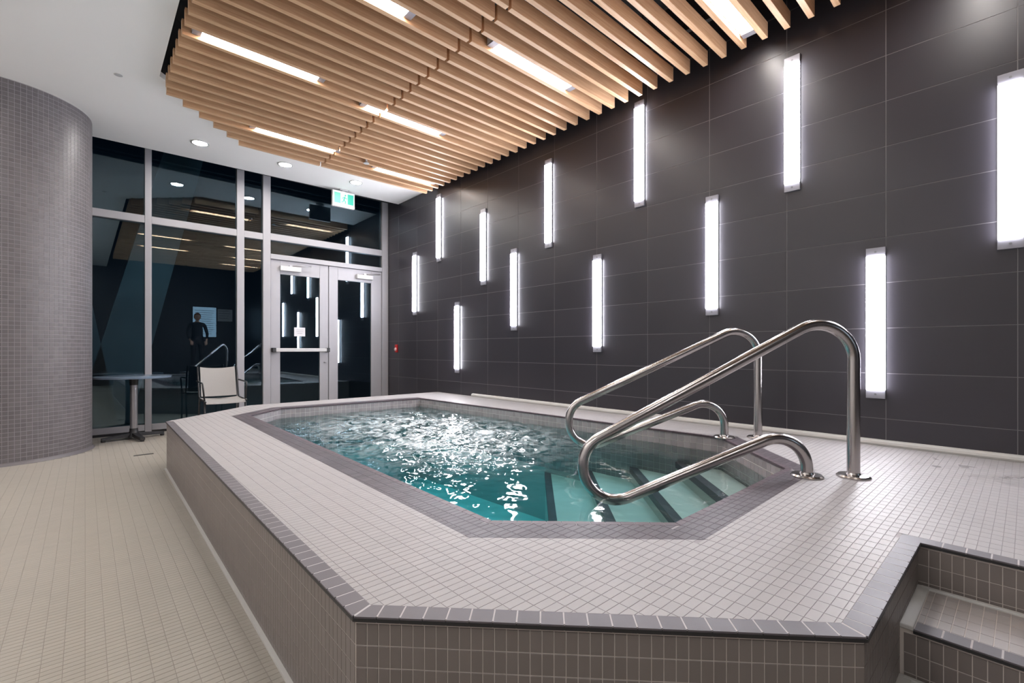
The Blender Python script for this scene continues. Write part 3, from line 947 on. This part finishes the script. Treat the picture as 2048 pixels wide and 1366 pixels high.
# ------------------------------------------------------------------ TIMBER SLAT CANOPY
can = empty('slat_canopy', (2.2, 3.0, SLAT_Z), 'suspended canopy of oak slats with chamfered corner under the ceiling', 'slat ceiling')
PITCH, ST, SH = 0.1555, 0.040, 0.118
SEAM = 2.225
cache = {}
for k in range(0, 46):
    u0 = 6.154 - PITCH * k
    left = 0.540 if k >= 6 else [1.321, 1.173, 1.017, 0.865, 0.708, 0.560][k]
    seam = 2.19 + 0.019 * (u0 - 2.5)
    for (x0, x1) in ((left, seam - 0.011), (seam + 0.011, 3.855)):
        key = (round(x1 - x0, 3))
        if key not in cache:
            mb_ = MB().box(-(x1 - x0) / 2, (x1 - x0) / 2, -ST / 2, ST / 2, -SH / 2, SH / 2, 0.0025)
            cache[key] = mesh_from('slat', mb_.v, mb_.f, M['oak'])
        link('slat', cache[key], can, ((x0 + x1) / 2, u0 + ST / 2, SLAT_Z + SH / 2))
for x in (0.95, 2.0, 2.45, 3.5):
    box('carrier_rail', x - 0.02, x + 0.02, -0.9, 6.0 if x > 1.2 else 5.5, SLAT_Z + SH, SLAT_Z + SH + 0.05, M['black_void'], can)
for x in (0.95, 2.0, 2.45, 3.5):
    for y in (0.2, 2.2, 4.2, 5.3):
        MB().tube([(x, y, SLAT_Z + SH + 0.045), (x, y, 4.221)], 0.006, 6).build('hanger_rod', M['dark_metal'], can)

# lamps between the slats ------------------------------------------------------
def slat_light(x0, x1, k, label):
    """in the gap on the far side of slat k"""
    y0 = 6.154 - PITCH * k + ST; y1 = 6.154 - PITCH * (k - 1)
    yc = (y0 + y1) / 2; w = 0.098
    t = empty('slat_light', ((x0 + x1) / 2, yc, SLAT_Z + 0.07), label, 'ceiling light', 'linear lights between the oak slats')
    box('housing', x0, x1, yc - w / 2, yc + w / 2, SLAT_Z + 0.036, SLAT_Z + 0.100, M['white_metal'], t)
    box('diffuser', x0 + 0.06, x1 - 0.06, yc - w / 2 + 0.006, yc + w / 2 - 0.006, SLAT_Z + 0.026, SLAT_Z + 0.038, M['slat_lamp'], t)
    for (a, b) in ((x0, x0 + 0.058), (x1 - 0.058, x1)):
        box('end_cap', a, b, yc - w / 2, yc + w / 2, SLAT_Z + 0.025, SLAT_Z + 0.038, M['endcap'], t)
LIGHTS = [
    (0.60, 1.59, 13, 'lit linear light at the left end of the slats, nearest the canopy\'s left edge'),
    (2.355, 3.345, 22, 'lit linear light between slats right of the seam, above the pool\'s middle'),
    (1.997, 2.985, 12, 'lit linear light crossing the seam between the two slat runs'),
    (1.315, 2.303, 4, 'lit linear light ending at the seam, just above the ceiling downlights'),
    (2.798, 3.760, 3, 'farthest lit linear light, near the charcoal wall and the exit sign'),
    (0.775, 1.760, 21, 'lit linear light at the top edge of the photo, left of the seam'),
    (2.785, 3.775, 31, 'lit linear light at the top right, closest to the charcoal wall'),
    (2.785, 3.775, 39, 'lit linear light out past the top right edge of the photo'),
    (0.90, 1.890, 30, 'lit linear light overhead, above the near corner of the hot tub'),
]
for L_ in LIGHTS: slat_light(*L_)

# sprinkler head beside the farthest lamp
sp = empty('sprinkler', (2.645, 5.655, SLAT_Z), 'small pale sprinkler head poking through the slats near the farthest light', 'sprinkler')
MB().tube([(2.645, 5.655, SLAT_Z + 0.16), (2.645, 5.655, SLAT_Z + 0.01)], 0.012, 10).build('pipe', M['white_metal'], sp, True)
smooth_by_angle(MB().lathe((2.645, 5.655, SLAT_Z - 0.022), [(0.012, 0.0), (0.034, 0.004), (0.036, 0.010), (0.016, 0.022), (0.014, 0.034)], 20).build('head', M['white_metal'], sp), 40)

# ------------------------------------------------------------------ WALL SCONCES
def make_sconce(H_):
    W_ = 0.106
    t = empty('wall_light', (0, 0, 0))
    box('housing', -0.010, 0.004, -W_ / 2, W_ / 2, -H_ / 2, H_ / 2, M['endcap'], t)
    box('diffuser', -0.024, -0.009, -W_ / 2 + 0.002, W_ / 2 - 0.002, -H_ / 2 + 0.060, H_ / 2 - 0.060, M['sconce_lamp'], t, 0.002)
    for sgn in (-1, 1):
        z = sgn * (H_ / 2 - 0.029)
        c = box('end_cap', -0.015, -0.009, -W_ / 2, W_ / 2, z - 0.029, z + 0.029, M['endcap'], t, 0.0015)
        v = []; n = 12
        for r, d in ((0.007, -0.0145), (0.007, -0.0175)):
            v += [(d, r * math.cos(2 * math.pi * q / n), z + r * math.sin(2 * math.pi * q / n)) for q in range(n)]
        f = [(q, (q + 1) % n, (q + 1) % n + n, q + n) for q in range(n)] + [tuple(range(n, 2 * n))]
        mk('screw', v, f, M['screw'], c)
    return t
SC = [  # (y of one edge, top, bottom, label)
    (0.013, 2.665, 1.654, 'vertical wall light cut by the right edge of the photo'),
    (0.637, 1.761, 0.735, 'low vertical wall light right of the near handrail post'),
    (1.143, 3.284, 2.264, 'tall-looking vertical wall light high up under the rightmost slat light'),
    (1.755, 2.380, 1.359, 'vertical wall light at mid height above the far handrail\'s top'),
    (2.461, 3.459, 2.447, 'vertical wall light high on the wall, fifth from the right edge'),
    (2.963, 2.053, 1.049, 'low vertical wall light just left of the far handrail\'s slope'),
    (3.660, 3.258, 2.245, 'vertical wall light high on the wall, left of the pair above the handrails'),
    (4.249, 2.315, 1.315, 'vertical wall light at mid height, upper neighbour of the lowest left light'),
    (4.855, 2.943, 1.943, 'vertical wall light between the two topmost left ones, sixth in from the doors'),
    (5.453, 1.740, 0.745, 'lowest vertical wall light over the pool\'s far corner'),
    (5.924, 3.400, 2.410, 'vertical wall light touching the slat ends at the far corner'),
    (6.625, 2.632, 1.640, 'leftmost vertical wall light, nearest the double doors'),
]
labels = ['rightmost of the vertical wall lights, cut by the photo\'s right edge',
          'low vertical wall light beside the upright of the near handrail',
          'high vertical wall light just below the end of the top right slat light',
          'vertical wall light directly above the crest of the far handrail',
          'high vertical wall light just left of the one under the slat light\'s end',
          'vertical wall light standing above the sloping part of the far handrail',
          'high vertical wall light near the slat ends, above the pool\'s middle',
          'vertical wall light at mid height, right of the lowest one at the pool\'s far corner',
          'vertical wall light hanging higher and left of the mid-height light over the pool',
          'lowest vertical wall light, just above the pool\'s far corner',
          'vertical wall light whose top touches the farthest slats',
          'leftmost vertical wall light, nearest the double doors and red button']
proto = None
for k, (y, zt, zb, _l) in enumerate(SC):
    h = 1.016
    if proto is None:
        proto = make_sconce(h); o = proto
    else:
        o = copy_tree(proto)
    o.location = (WALL - 0.003, y + 0.053, (zt + zb) / 2)
    tag(o, labels[k], 'wall light', 'vertical linear lights on the charcoal wall')

# ------------------------------------------------------------------ CEILING DOWNLIGHTS
def make_down():
    t = empty('downlight', (0, 0, CEIL))
    n = 32; v = []; f = []
    prof = [(0.095, 0.0), (0.095, -0.006), (0.078, -0.008), (0.070, 0.0)]
    for r, h in prof:
        v += [(r * math.cos(2 * math.pi * q / n), r * math.sin(2 * math.pi * q / n), CEIL + h) for q in range(n)]
    for i in range(3):
        for q in range(n): f.append((i * n + (q + 1) % n, i * n + q, (i + 1) * n + q, (i + 1) * n + (q + 1) % n))
    mk('trim_ring', v, f, M['white_metal'], t, True)
    MB().lathe((0, 0, CEIL - 0.0045), [(0.072, 0.0), (0.072, 0.003)], 32).build('lens', M['down_lamp'], t)
    return t
dl = make_down()
DW = [(1.021, 6.69, 'round ceiling downlight left of the three, below the slats\' chamfered corner'),
      (1.985, 6.70, 'middle one of three round downlights in the white ceiling'),
      (2.976, 6.71, 'round ceiling downlight right above the exit sign'),
      (-1.4, 5.6, 'unseen fill downlight left of the photo beside the tiled column'),  # from here on: unseen downlights, added as fill from left and behind
      (-1.6, 3.4, 'unseen fill downlight left of the photo over the floor'),
      (-1.4, 1.2, 'unseen fill downlight left of the viewpoint'),
      (-1.0, -1.2, 'unseen fill downlight behind the viewpoint on the left'),
      (-2.5, 4.5, 'unseen fill downlight far left of the photo near the white wall'),
      (-2.6, 2.2, 'unseen fill downlight far left of the photo near the white wall, second'),
      (-0.3, -1.9, 'unseen fill downlight behind the viewpoint, nearest the dark back wall')]
for k, (x, y, lb) in enumerate(DW):
    o = dl if k == 0 else copy_tree(dl)
    o.location = (x, y, CEIL)
    tag(o, lb, 'downlight', 'round downlights in the white ceiling')
cp = MB().lathe((0.224, 5.528, CEIL - 0.006), [(0.022, 0), (0.030, 0.003), (0.030, 0.006)], 20).build('sprinkler_cover', M['white_metal'])
tag(cp, 'tiny round sprinkler cover plate in the white ceiling above the column', 'cover plate')

# ------------------------------------------------------------------ TILED COLUMN
co = MB().lathe((COLC[0], COLC[1], 0.0), [(COLR - 0.0018, 0.0), (COLR - 0.0018, CEIL)], 256).build('tiled_column', M['column_grout'])
smooth_by_angle(co, 40)
tag(co, 'big round column clad in small grey mosaic tiles at the left', 'column')
n_c = int(2 * math.pi * COLR / 0.0395); n_r = int((CEIL - 0.03) / 0.0395)
mb = MB()
for i in range(n_c):
    a0 = 2 * math.pi * (i + 0.045) / n_c; a1 = 2 * math.pi * (i + 0.955) / n_c
    am = (a0 + a1) / 2
    d = Vector((math.cos(am), math.sin(am), 0))
    toc = Vector((-COLC[0], -COLC[1], 0)).normalized()
    if d.dot(toc) < -0.35: continue                                 # the hidden back stays plain
    for j in range(n_r):
        z0 = 0.030 + j * 0.0395 + 0.0018; z1 = z0 + 0.0395 - 0.0036
        P = []
        for rr, e in ((COLR - 0.0020, 0.0), (COLR, 0.0006)):
            for a, z in ((a0, z0), (a1, z0), (a1, z1), (a0, z1)):
                aa = a + (e / COLR) * (1 if a == a0 else -1); zz = z + e * (1 if z == z0 else -1)
                P.append((COLC[0] + rr * math.cos(aa), COLC[1] + rr * math.sin(aa), zz))
        mb.add(P, [(4, 5, 6, 7), (0, 1, 5, 4), (1, 2, 6, 5), (2, 3, 7, 6), (3, 0, 4, 7)])
o = mb.build('mosaic_tile_field', M['column_tile'], co); o['kind'] = 'stuff'
o = MB().lathe((COLC[0], COLC[1], 0.0016), [(COLR + 0.022, 0.0), (COLR + 0.010, 0.010), (COLR + 0.003, 0.028)], 96).build('base_cove', M['column_tile'], co)
smooth_by_angle(o, 60)

# ------------------------------------------------------------------ SMALL OBJECTS
# exit sign --------------------------------------------------------------
ex = empty('exit_sign', (2.964, 7.15, CEIL), 'green and white running man exit sign hanging from the ceiling before the doors', 'exit sign')
box('mount', 2.90, 3.03, 7.12, 7.18, CEIL - 0.022, CEIL, M['white_metal'], ex, 0.003)
box('stem', 2.945, 2.985, 7.135, 7.165, 3.515, CEIL - 0.02, M['white_metal'], ex)
box('housing', 2.790, 3.138, 7.125, 7.175, 3.270, 3.516, M['white_metal'], ex, 0.004)
box('light_panel', 2.803, 3.125, 7.120, 7.126, 3.284, 3.503, M['sign_white'], ex)
box('green_panel', 2.815, 2.908, 7.116, 7.121, 3.325, 3.480, M['sign_green'], ex)
box('green_panel', 3.022, 3.114, 7.116, 7.121, 3.325, 3.480, M['sign_green'], ex)
mb = MB()
def bar(p, q, w):
    a, b = Vector((p[0], p[1])), Vector((q[0], q[1]))
    t = (b - a).normalized(); nn = Vector((-t.y, t.x)) * w / 2
    c = [a + nn, a - nn, b - nn, b + nn]
    v = [(2.965 + s.x, 7.1155, 3.393 + s.y) for s in c] + [(2.965 + s.x, 7.1205, 3.393 + s.y) for s in c]
    mb.add(v, [(0, 1, 2, 3), (7, 6, 5, 4), (0, 4, 5, 1), (1, 5, 6, 2), (2, 6, 7, 3), (3, 7, 4, 0)])
bar((0.012, 0.040), (-0.004, -0.012), 0.022)          # trunk
bar((-0.004, -0.010), (0.026, -0.034), 0.014); bar((0.026, -0.034), (0.016, -0.066), 0.012)
bar((-0.004, -0.010), (-0.018, -0.042), 0.014); bar((-0.018, -0.042), (-0.044, -0.046), 0.012)
bar((0.012, 0.034), (-0.022, 0.022), 0.010); bar((-0.022, 0.022), (-0.030, 0.000), 0.010)
bar((0.012, 0.034), (0.036, 0.012), 0.010); bar((0.036, 0.012), (0.048, 0.022), 0.010)
nn_ = 14
v = [(2.965 + 0.021 + 0.013 * math.cos(2 * math.pi * q / nn_), yy, 3.393 + 0.062 + 0.013 * math.sin(2 * math.pi * q / nn_)) for yy in (7.1155, 7.1205) for q in range(nn_)]
mb.add(v, [tuple(range(nn_)), tuple(reversed(range(nn_, 2 * nn_)))] + [(q, q + nn_, (q + 1) % nn_ + nn_, (q + 1) % nn_) for q in range(nn_)])
mb.build('running_man', M['sign_green'], ex)

# emergency button ----------------------------------------------------------
eb = empty('emergency_button', (WALL, 7.285, 1.09), 'small red emergency button plate on the charcoal wall by the doors', 'button')
box('plate', WALL - 0.022, WALL + 0.001, 7.250, 7.322, 1.020, 1.155, M['red'], eb, 0.006)
v = []; f = []; n = 20
for r, d in ((0.026, -0.020), (0.026, -0.036), (0.020, -0.043)):
    v += [(WALL + d, 7.285 + r * math.cos(2 * math.pi * q / n), 1.075 + r * math.sin(2 * math.pi * q / n)) for q in range(n)]
for i in range(2):
    for q in range(n): f.append((i * n + q, i * n + (q + 1) % n, (i + 1) * n + (q + 1) % n, (i + 1) * n + q))
f.append(tuple(reversed(range(2 * n, 3 * n))))
mk('push_knob', v, f, M['pale_pink'], eb)

# paper notice on the door ----------------------------------------------------
pn = box('paper_notice', 2.393, 2.557, WIN - 0.0075, WIN - 0.0058, 1.276, 1.412, M['paper'])
tag(pn, 'small white paper notice taped to the left door\'s glass', 'notice')
mb = MB()
for k, (a, b) in enumerate(((2.425, 2.530), (2.425, 2.530), (2.440, 2.515))):
    z = 1.372 - 0.026 * k
    mb.box(a, b, WIN - 0.0082, WIN - 0.0074, z, z + 0.006)
mb.build('text_lines', M['ink'], pn)

# cafe table ------------------------------------------------------------------
TX, TY = 0.432, 7.20
tb = empty('cafe_table', (TX, TY, 0), 'round blue-grey pedestal table between the column and the window', 'table')
smooth_by_angle(MB().lathe((TX, TY, 0.728), [(0.357, 0.0), (0.372, 0.004), (0.372, 0.022), (0.364, 0.027)], 64).build('table_top', M['table_top'], tb), 40)
smooth_by_angle(MB().lathe((TX, TY, 0.085), [(0.037, 0.0), (0.037, 0.56)], 28).build('post', M['steel_post'], tb), 40)
o = MB().lathe((TX, TY, 0.645), [(0.040, 0.0), (0.042, 0.05), (0.050, 0.075), (0.120, 0.083)], 28).build('top_bracket', M['dark_metal'], tb); smooth_by_angle(o, 40)
o = MB().lathe((TX, TY, 0.030), [(0.075, 0.0), (0.060, 0.030), (0.042, 0.065), (0.040, 0.10)], 24).build('base_hub', M['dark_metal'], tb); smooth_by_angle(o, 40)
for k in range(4):
    a = math.radians(12 + 90 * k)
    d = Vector((math.cos(a), math.sin(a), 0)); s = Vector((-d.y, d.x, 0))
    c = Vector((TX, TY, 0))
    def P(r, w, z): return tuple(c + d * r + s * w + Vector((0, 0, z)))
    v = [P(0.03, -0.034, 0.034), P(0.03, 0.034, 0.034), P(0.30, 0.026, 0.022), P(0.30, -0.026, 0.022), P(0.03, -0.030, 0.078), P(0.03, 0.030, 0.078), P(0.30, 0.022, 0.048), P(0.30, -0.022, 0.048)]
    leg = mk('base_foot', v, [(3, 2, 1, 0), (4, 5, 6, 7), (0, 1, 5, 4), (1, 2, 6, 5), (2, 3, 7, 6), (3, 0, 4, 7)], M['dark_metal'], tb)
    MB().lathe(tuple(c + d * 0.285 + Vector((0, 0, 0.0015))), [(0.020, 0.0), (0.022, 0.024)], 14).build('glide', M['dark_metal'], leg)

# sling chair -------------------------------------------------------------------
ch = empty('sling_chair', (1.30, 6.93, 0), 'pale mesh sling chair with dark tube frame by the window mullion', 'chair')
cx0, cx1 = 1.095, 1.500
def sheet(name, prof, x0, x1, th, mat, parent, sag=0.0):
    nx = 9; v = []; f = []
    m = len(prof)
    for side in (0, 1):
        for i, (y, z) in enumerate(prof):
            a = prof[max(i - 1, 0)]; b = prof[min(i + 1, m - 1)]
            t = Vector((b[0] - a[0], b[1] - a[1])).normalized(); nn = Vector((-t.y, t.x)) * th * side
            for q in range(nx):
                fx = q / (nx - 1); sg = sag * (1 - (2 * fx - 1) ** 2)
                v.append((x0 + (x1 - x0) * fx, y + nn.x + sg * abs(t.y), z + nn.y - sg * abs(t.x) - (sg * 0.6 if i == 0 and name == 'backrest' else 0)))
    for i in range(m - 1):
        for q in range(nx - 1):
            a = i * nx + q
            f.append((a, a + 1, a + nx + 1, a + nx)); k = m * nx
            f.append((a + nx + k, a + nx + 1 + k, a + 1 + k, a + k))
    k = m * nx
    for q in range(nx - 1):
        f.append((q + 1, q, q + k, q + 1 + k)); a = (m - 1) * nx + q; f.append((a, a + 1, a + 1 + k, a + k))
    for i in range(m - 1):
        a = i * nx; f.append((a, a + nx, a + nx + k, a + k)); a = i * nx + nx - 1; f.append((a + nx, a, a + k, a + nx + k))
    o = mk(name, v, f, mat, parent); smooth_by_angle(o, 40); return o
sheet('backrest', [(7.205, 0.842), (7.175, 0.74), (7.150, 0.64), (7.125, 0.54), (7.105, 0.468)], cx0 + 0.005, cx1 - 0.005, 0.006, M['sling'], ch, 0.02)
sheet('seat', [(7.100, 0.452), (7.0, 0.440), (6.85, 0.436), (6.74, 0.440), (6.705, 0.430), (6.692, 0.405)], cx0 - 0.01, cx1 + 0.01, 0.006, M['sling'], ch, 0.015)
for x in (cx0 - 0.018, cx1 + 0.018):
    MB().tube(fillet_path([(x, 7.225, 0.845), (x, 7.10, 0.445), (x, 6.69, 0.432)], [0.06], 6), 0.011, 10).build('side_rail', M['dark_metal'], ch, True)
    MB().tube([(x, 6.74, 0.425), (x, 6.70, 0.0125)], 0.012, 10).build('leg', M['dark_metal'], ch, True)
    MB().tube([(x, 7.09, 0.435), (x, 7.19, 0.0125)], 0.012, 10).build('leg', M['dark_metal'], ch, True)
    xo = x + (0.02 if x > 1.2 else -0.02)
    MB().tube(fillet_path([(x, 6.74, 0.43), (xo, 6.76, 0.655), (xo, 7.165, 0.665)], [0.04], 6), 0.010, 10).build('arm', M['dark_metal'], ch, True)
    MB().lathe((x, 6.70, 0.0015), [(0.015, 0), (0.016, 0.02)], 12).build('foot_cap', M['dark_metal'], ch)
    MB().lathe((x, 7.19, 0.0015), [(0.015, 0), (0.016, 0.02)], 12).build('foot_cap', M['dark_metal'], ch)
MB().tube([(cx0 - 0.018, 7.05, 0.425), (cx1 + 0.018, 7.05, 0.425)], 0.010, 8).build('cross_bar', M['dark_metal'], ch, True)
MB().tube([(cx0 - 0.018, 6.76, 0.415), (cx1 + 0.018, 6.76, 0.415)], 0.010, 8).build('cross_bar', M['dark_metal'], ch, True)

# thin slot drain beside the tub
dr = box('slot_drain', 0.36, 0.520, 6.02, 6.05, 0.0016, 0.006, M['drain'])
tag(dr, 'short dark slot drain in the floor left of the tub', 'drain')

# boards on the back wall that show up as reflections in the glazing
nb = empty('glow_notice_board', (2.95, -3.198, 1.97), 'bluish notice board with added glow on the wall behind the viewpoint, seen as a reflection', 'glow_board')  # notice board given an added glow, so its reflection reads brighter
box('frame', 2.60, 3.30, -3.198, -3.178, 1.47, 2.50, M['dark_metal'], nb, 0.004)
box('glow_board', 2.62, 3.28, -3.179, -3.175, 1.49, 2.48, M['glow_board'], nb)
mb = MB()
for k in range(12): mb.box(2.68, 3.22 - 0.1 * random.random(), -3.176, -3.1735, 2.36 - 0.07 * k, 2.372 - 0.07 * k)
mb.build('text_lines', M['ink'], nb)
nb = empty('poster', (3.53, -3.198, 2.24), 'small pale poster right of the rules board on the back wall', 'poster')
box('sheet', 3.32, 3.76, -3.198, -3.190, 2.03, 2.44, M['paper'], nb)
mb = MB()
for k in range(4): mb.box(3.36, 3.72 - 0.1 * random.random(), -3.191, -3.1885, 2.37 - 0.08 * k, 2.385 - 0.08 * k)
mb.build('text_lines', M['ink'], nb)

# person behind the viewpoint, visible only as a dim reflection in the glazing
M['skin'] = plain_mat('skin', (0.42, 0.25, 0.18), 0.55)
M['shirt'] = plain_mat('dark_shirt', (0.018, 0.018, 0.022), 0.85, scale=60, noise=0.15)
M['trousers'] = plain_mat('dark_trousers', (0.035, 0.030, 0.032), 0.85, scale=60, noise=0.15)
M['shoe'] = plain_mat('dark_shoe', (0.02, 0.02, 0.02), 0.5)
M['hair'] = plain_mat('auburn_hair', (0.16, 0.055, 0.022), 0.6, scale=90, noise=0.3)
M['eye'] = plain_mat('dark_eye', (0.03, 0.02, 0.015), 0.2)
PX, PY = 2.42, -1.0
V_, E_, R_ = [], [], []
def jv(p, r, prev=None):
    V_.append(p); R_.append(r)
    if prev is not None: E_.append((prev, len(V_) - 1))
    return len(V_) - 1
pel = jv((0, 0, 0.93), (0.155, 0.115))
w_ = jv((0, 0.0, 1.06), (0.140, 0.100), pel); c_ = jv((0, 0.005, 1.24), (0.160, 0.110), w_)
u_ = jv((0, 0.0, 1.37), (0.130, 0.085), c_); n_ = jv((0, 0.0, 1.445), (0.055, 0.055), u_); hb = jv((0, 0.015, 1.50), (0.050, 0.055), n_)
for sx in (-1, 1):
    sh = jv((sx * 0.175, -0.005, 1.370), (0.058, 0.058), u_)
    el = jv((sx * 0.245, 0.00, 1.110), (0.042, 0.042), sh)
    fo = jv((sx * 0.225, 0.10, 0.985), (0.036, 0.036), el)
    wr_ = jv((sx * 0.195, 0.19, 0.900), (0.026, 0.022), fo)
    pa = jv((sx * 0.180, 0.235, 0.860), (0.034, 0.016), wr_)
    for q, (ln, dx) in enumerate(((0.066, -0.027), (0.076, -0.009), (0.070, 0.009), (0.056, 0.026))):
        k1 = jv((sx * (0.175 + dx), 0.262, 0.832), (0.0098, 0.0098), pa)
        k2 = jv((sx * (0.172 + dx), 0.262 + ln * 0.35, 0.832 - ln * 0.55), (0.0090, 0.0090), k1)
        jv((sx * (0.170 + dx), 0.262 + ln * 0.30, 0.832 - ln * 1.00), (0.0078, 0.0078), k2)
    t1 = jv((sx * 0.143, 0.232, 0.868), (0.0110, 0.0110), pa)
    jv((sx * 0.128, 0.250, 0.838), (0.0092, 0.0092), t1)
    hp = jv((sx * 0.092, 0.0, 0.860), (0.092, 0.096), pel)
    kn = jv((sx * 0.100, 0.02, 0.490), (0.060, 0.062), hp)
    cf = jv((sx * 0.102, -0.010, 0.350), (0.056, 0.060), kn)
    an = jv((sx * 0.105, -0.01, 0.095), (0.038, 0.042), cf)
    he = jv((sx * 0.105, -0.03, 0.046), (0.040, 0.040), an)
    jv((sx * 0.118, 0.15, 0.034), (0.042, 0.028), he)
me = bpy.data.meshes.new('person_skeleton'); me.from_pydata(V_, E_, [])
tmp = bpy.data.objects.new('person_skeleton', me); COL.objects.link(tmp)
sk_ = tmp.modifiers.new('skin', 'SKIN'); sk_.use_smooth_shade = True
sub = tmp.modifiers.new('sub', 'SUBSURF'); sub.levels = 1; sub.render_levels = 1
for d, rr in zip(me.skin_vertices[0].data, R_): d.radius = rr
me.skin_vertices[0].data[0].use_root = True
dg = bpy.context.evaluated_depsgraph_get()
body_me = bpy.data.meshes.new_from_object(tmp.evaluated_get(dg))
bpy.data.objects.remove(tmp)
body_me.materials.clear()
for k in ('skin', 'shirt', 'trousers', 'shoe'): body_me.materials.append(M[k])
for p in body_me.polygons:
    x, y, z = p.center
    p.use_smooth = True
    arm = abs(x) > 0.13 and z < 1.3 and (y > 0.14 or (abs(x) > 0.2 and z > 0.99))
    if z < 0.085: k = 3
    elif z < 0.96 and not (y > 0.13): k = 2
    elif z > 1.432: k = 0
    elif y > 0.165 and z < 1.0: k = 0
    else: k = 1
    p.material_index = k
zmin = min(v.co.z for v in body_me.vertices)
pr = link('person', body_me, None, (PX, PY, DECK - zmin + 0.001))
tag(pr, 'person in dark clothes with auburn hair, standing on the deck behind the viewpoint', 'person')
def blob(name, c, rx, ry, rz, mat, parent, sub_=3, fn=None):
    bm = bmesh.new(); bmesh.ops.create_icosphere(bm, subdivisions=sub_, radius=1.0)
    for v in bm.verts:
        if fn: v.co = fn(v.co.copy())
        v.co = Vector((v.co.x * rx, v.co.y * ry, v.co.z * rz))
    m_ = bpy.data.meshes.new(name); bm.to_mesh(m_); bm.free()
    m_.materials.append(mat); m_.polygons.foreach_set('use_smooth', [True] * len(m_.polygons))
    return link(name, m_, parent, Vector(c) + wloc(pr))
def head_fn(c):
    if c.z < 0: c.x *= 1 + 0.30 * c.z; c.y *= 1 + 0.12 * c.z
    if c.y > 0.85 and -0.25 < c.z < 0.15 and abs(c.x) < 0.25: c.y += 0.16 * (1 - abs(c.x) / 0.25)
    return c
hd = blob('head', (0, 0.03, 1.575), 0.076, 0.095, 0.115, M['skin'], pr, 4, head_fn)
for sx in (-1, 1):
    blob('ear', (sx * 0.076, 0.02, 1.570), 0.010, 0.020, 0.030, M['skin'], hd, 2)
    blob('eye', (sx * 0.030, 0.111, 1.590), 0.011, 0.008, 0.006, M['eye'], hd, 2)
blob('mouth', (0, 0.112, 1.522), 0.022, 0.008, 0.006, M['red'], hd, 2)
def hair_fn(c):
    if c.y > 0.25 and c.z < 0.45: c.y = 0.25
    return c
blob('hair', (0, 0.012, 1.602), 0.088, 0.104, 0.108, M['hair'], pr, 4, hair_fn)
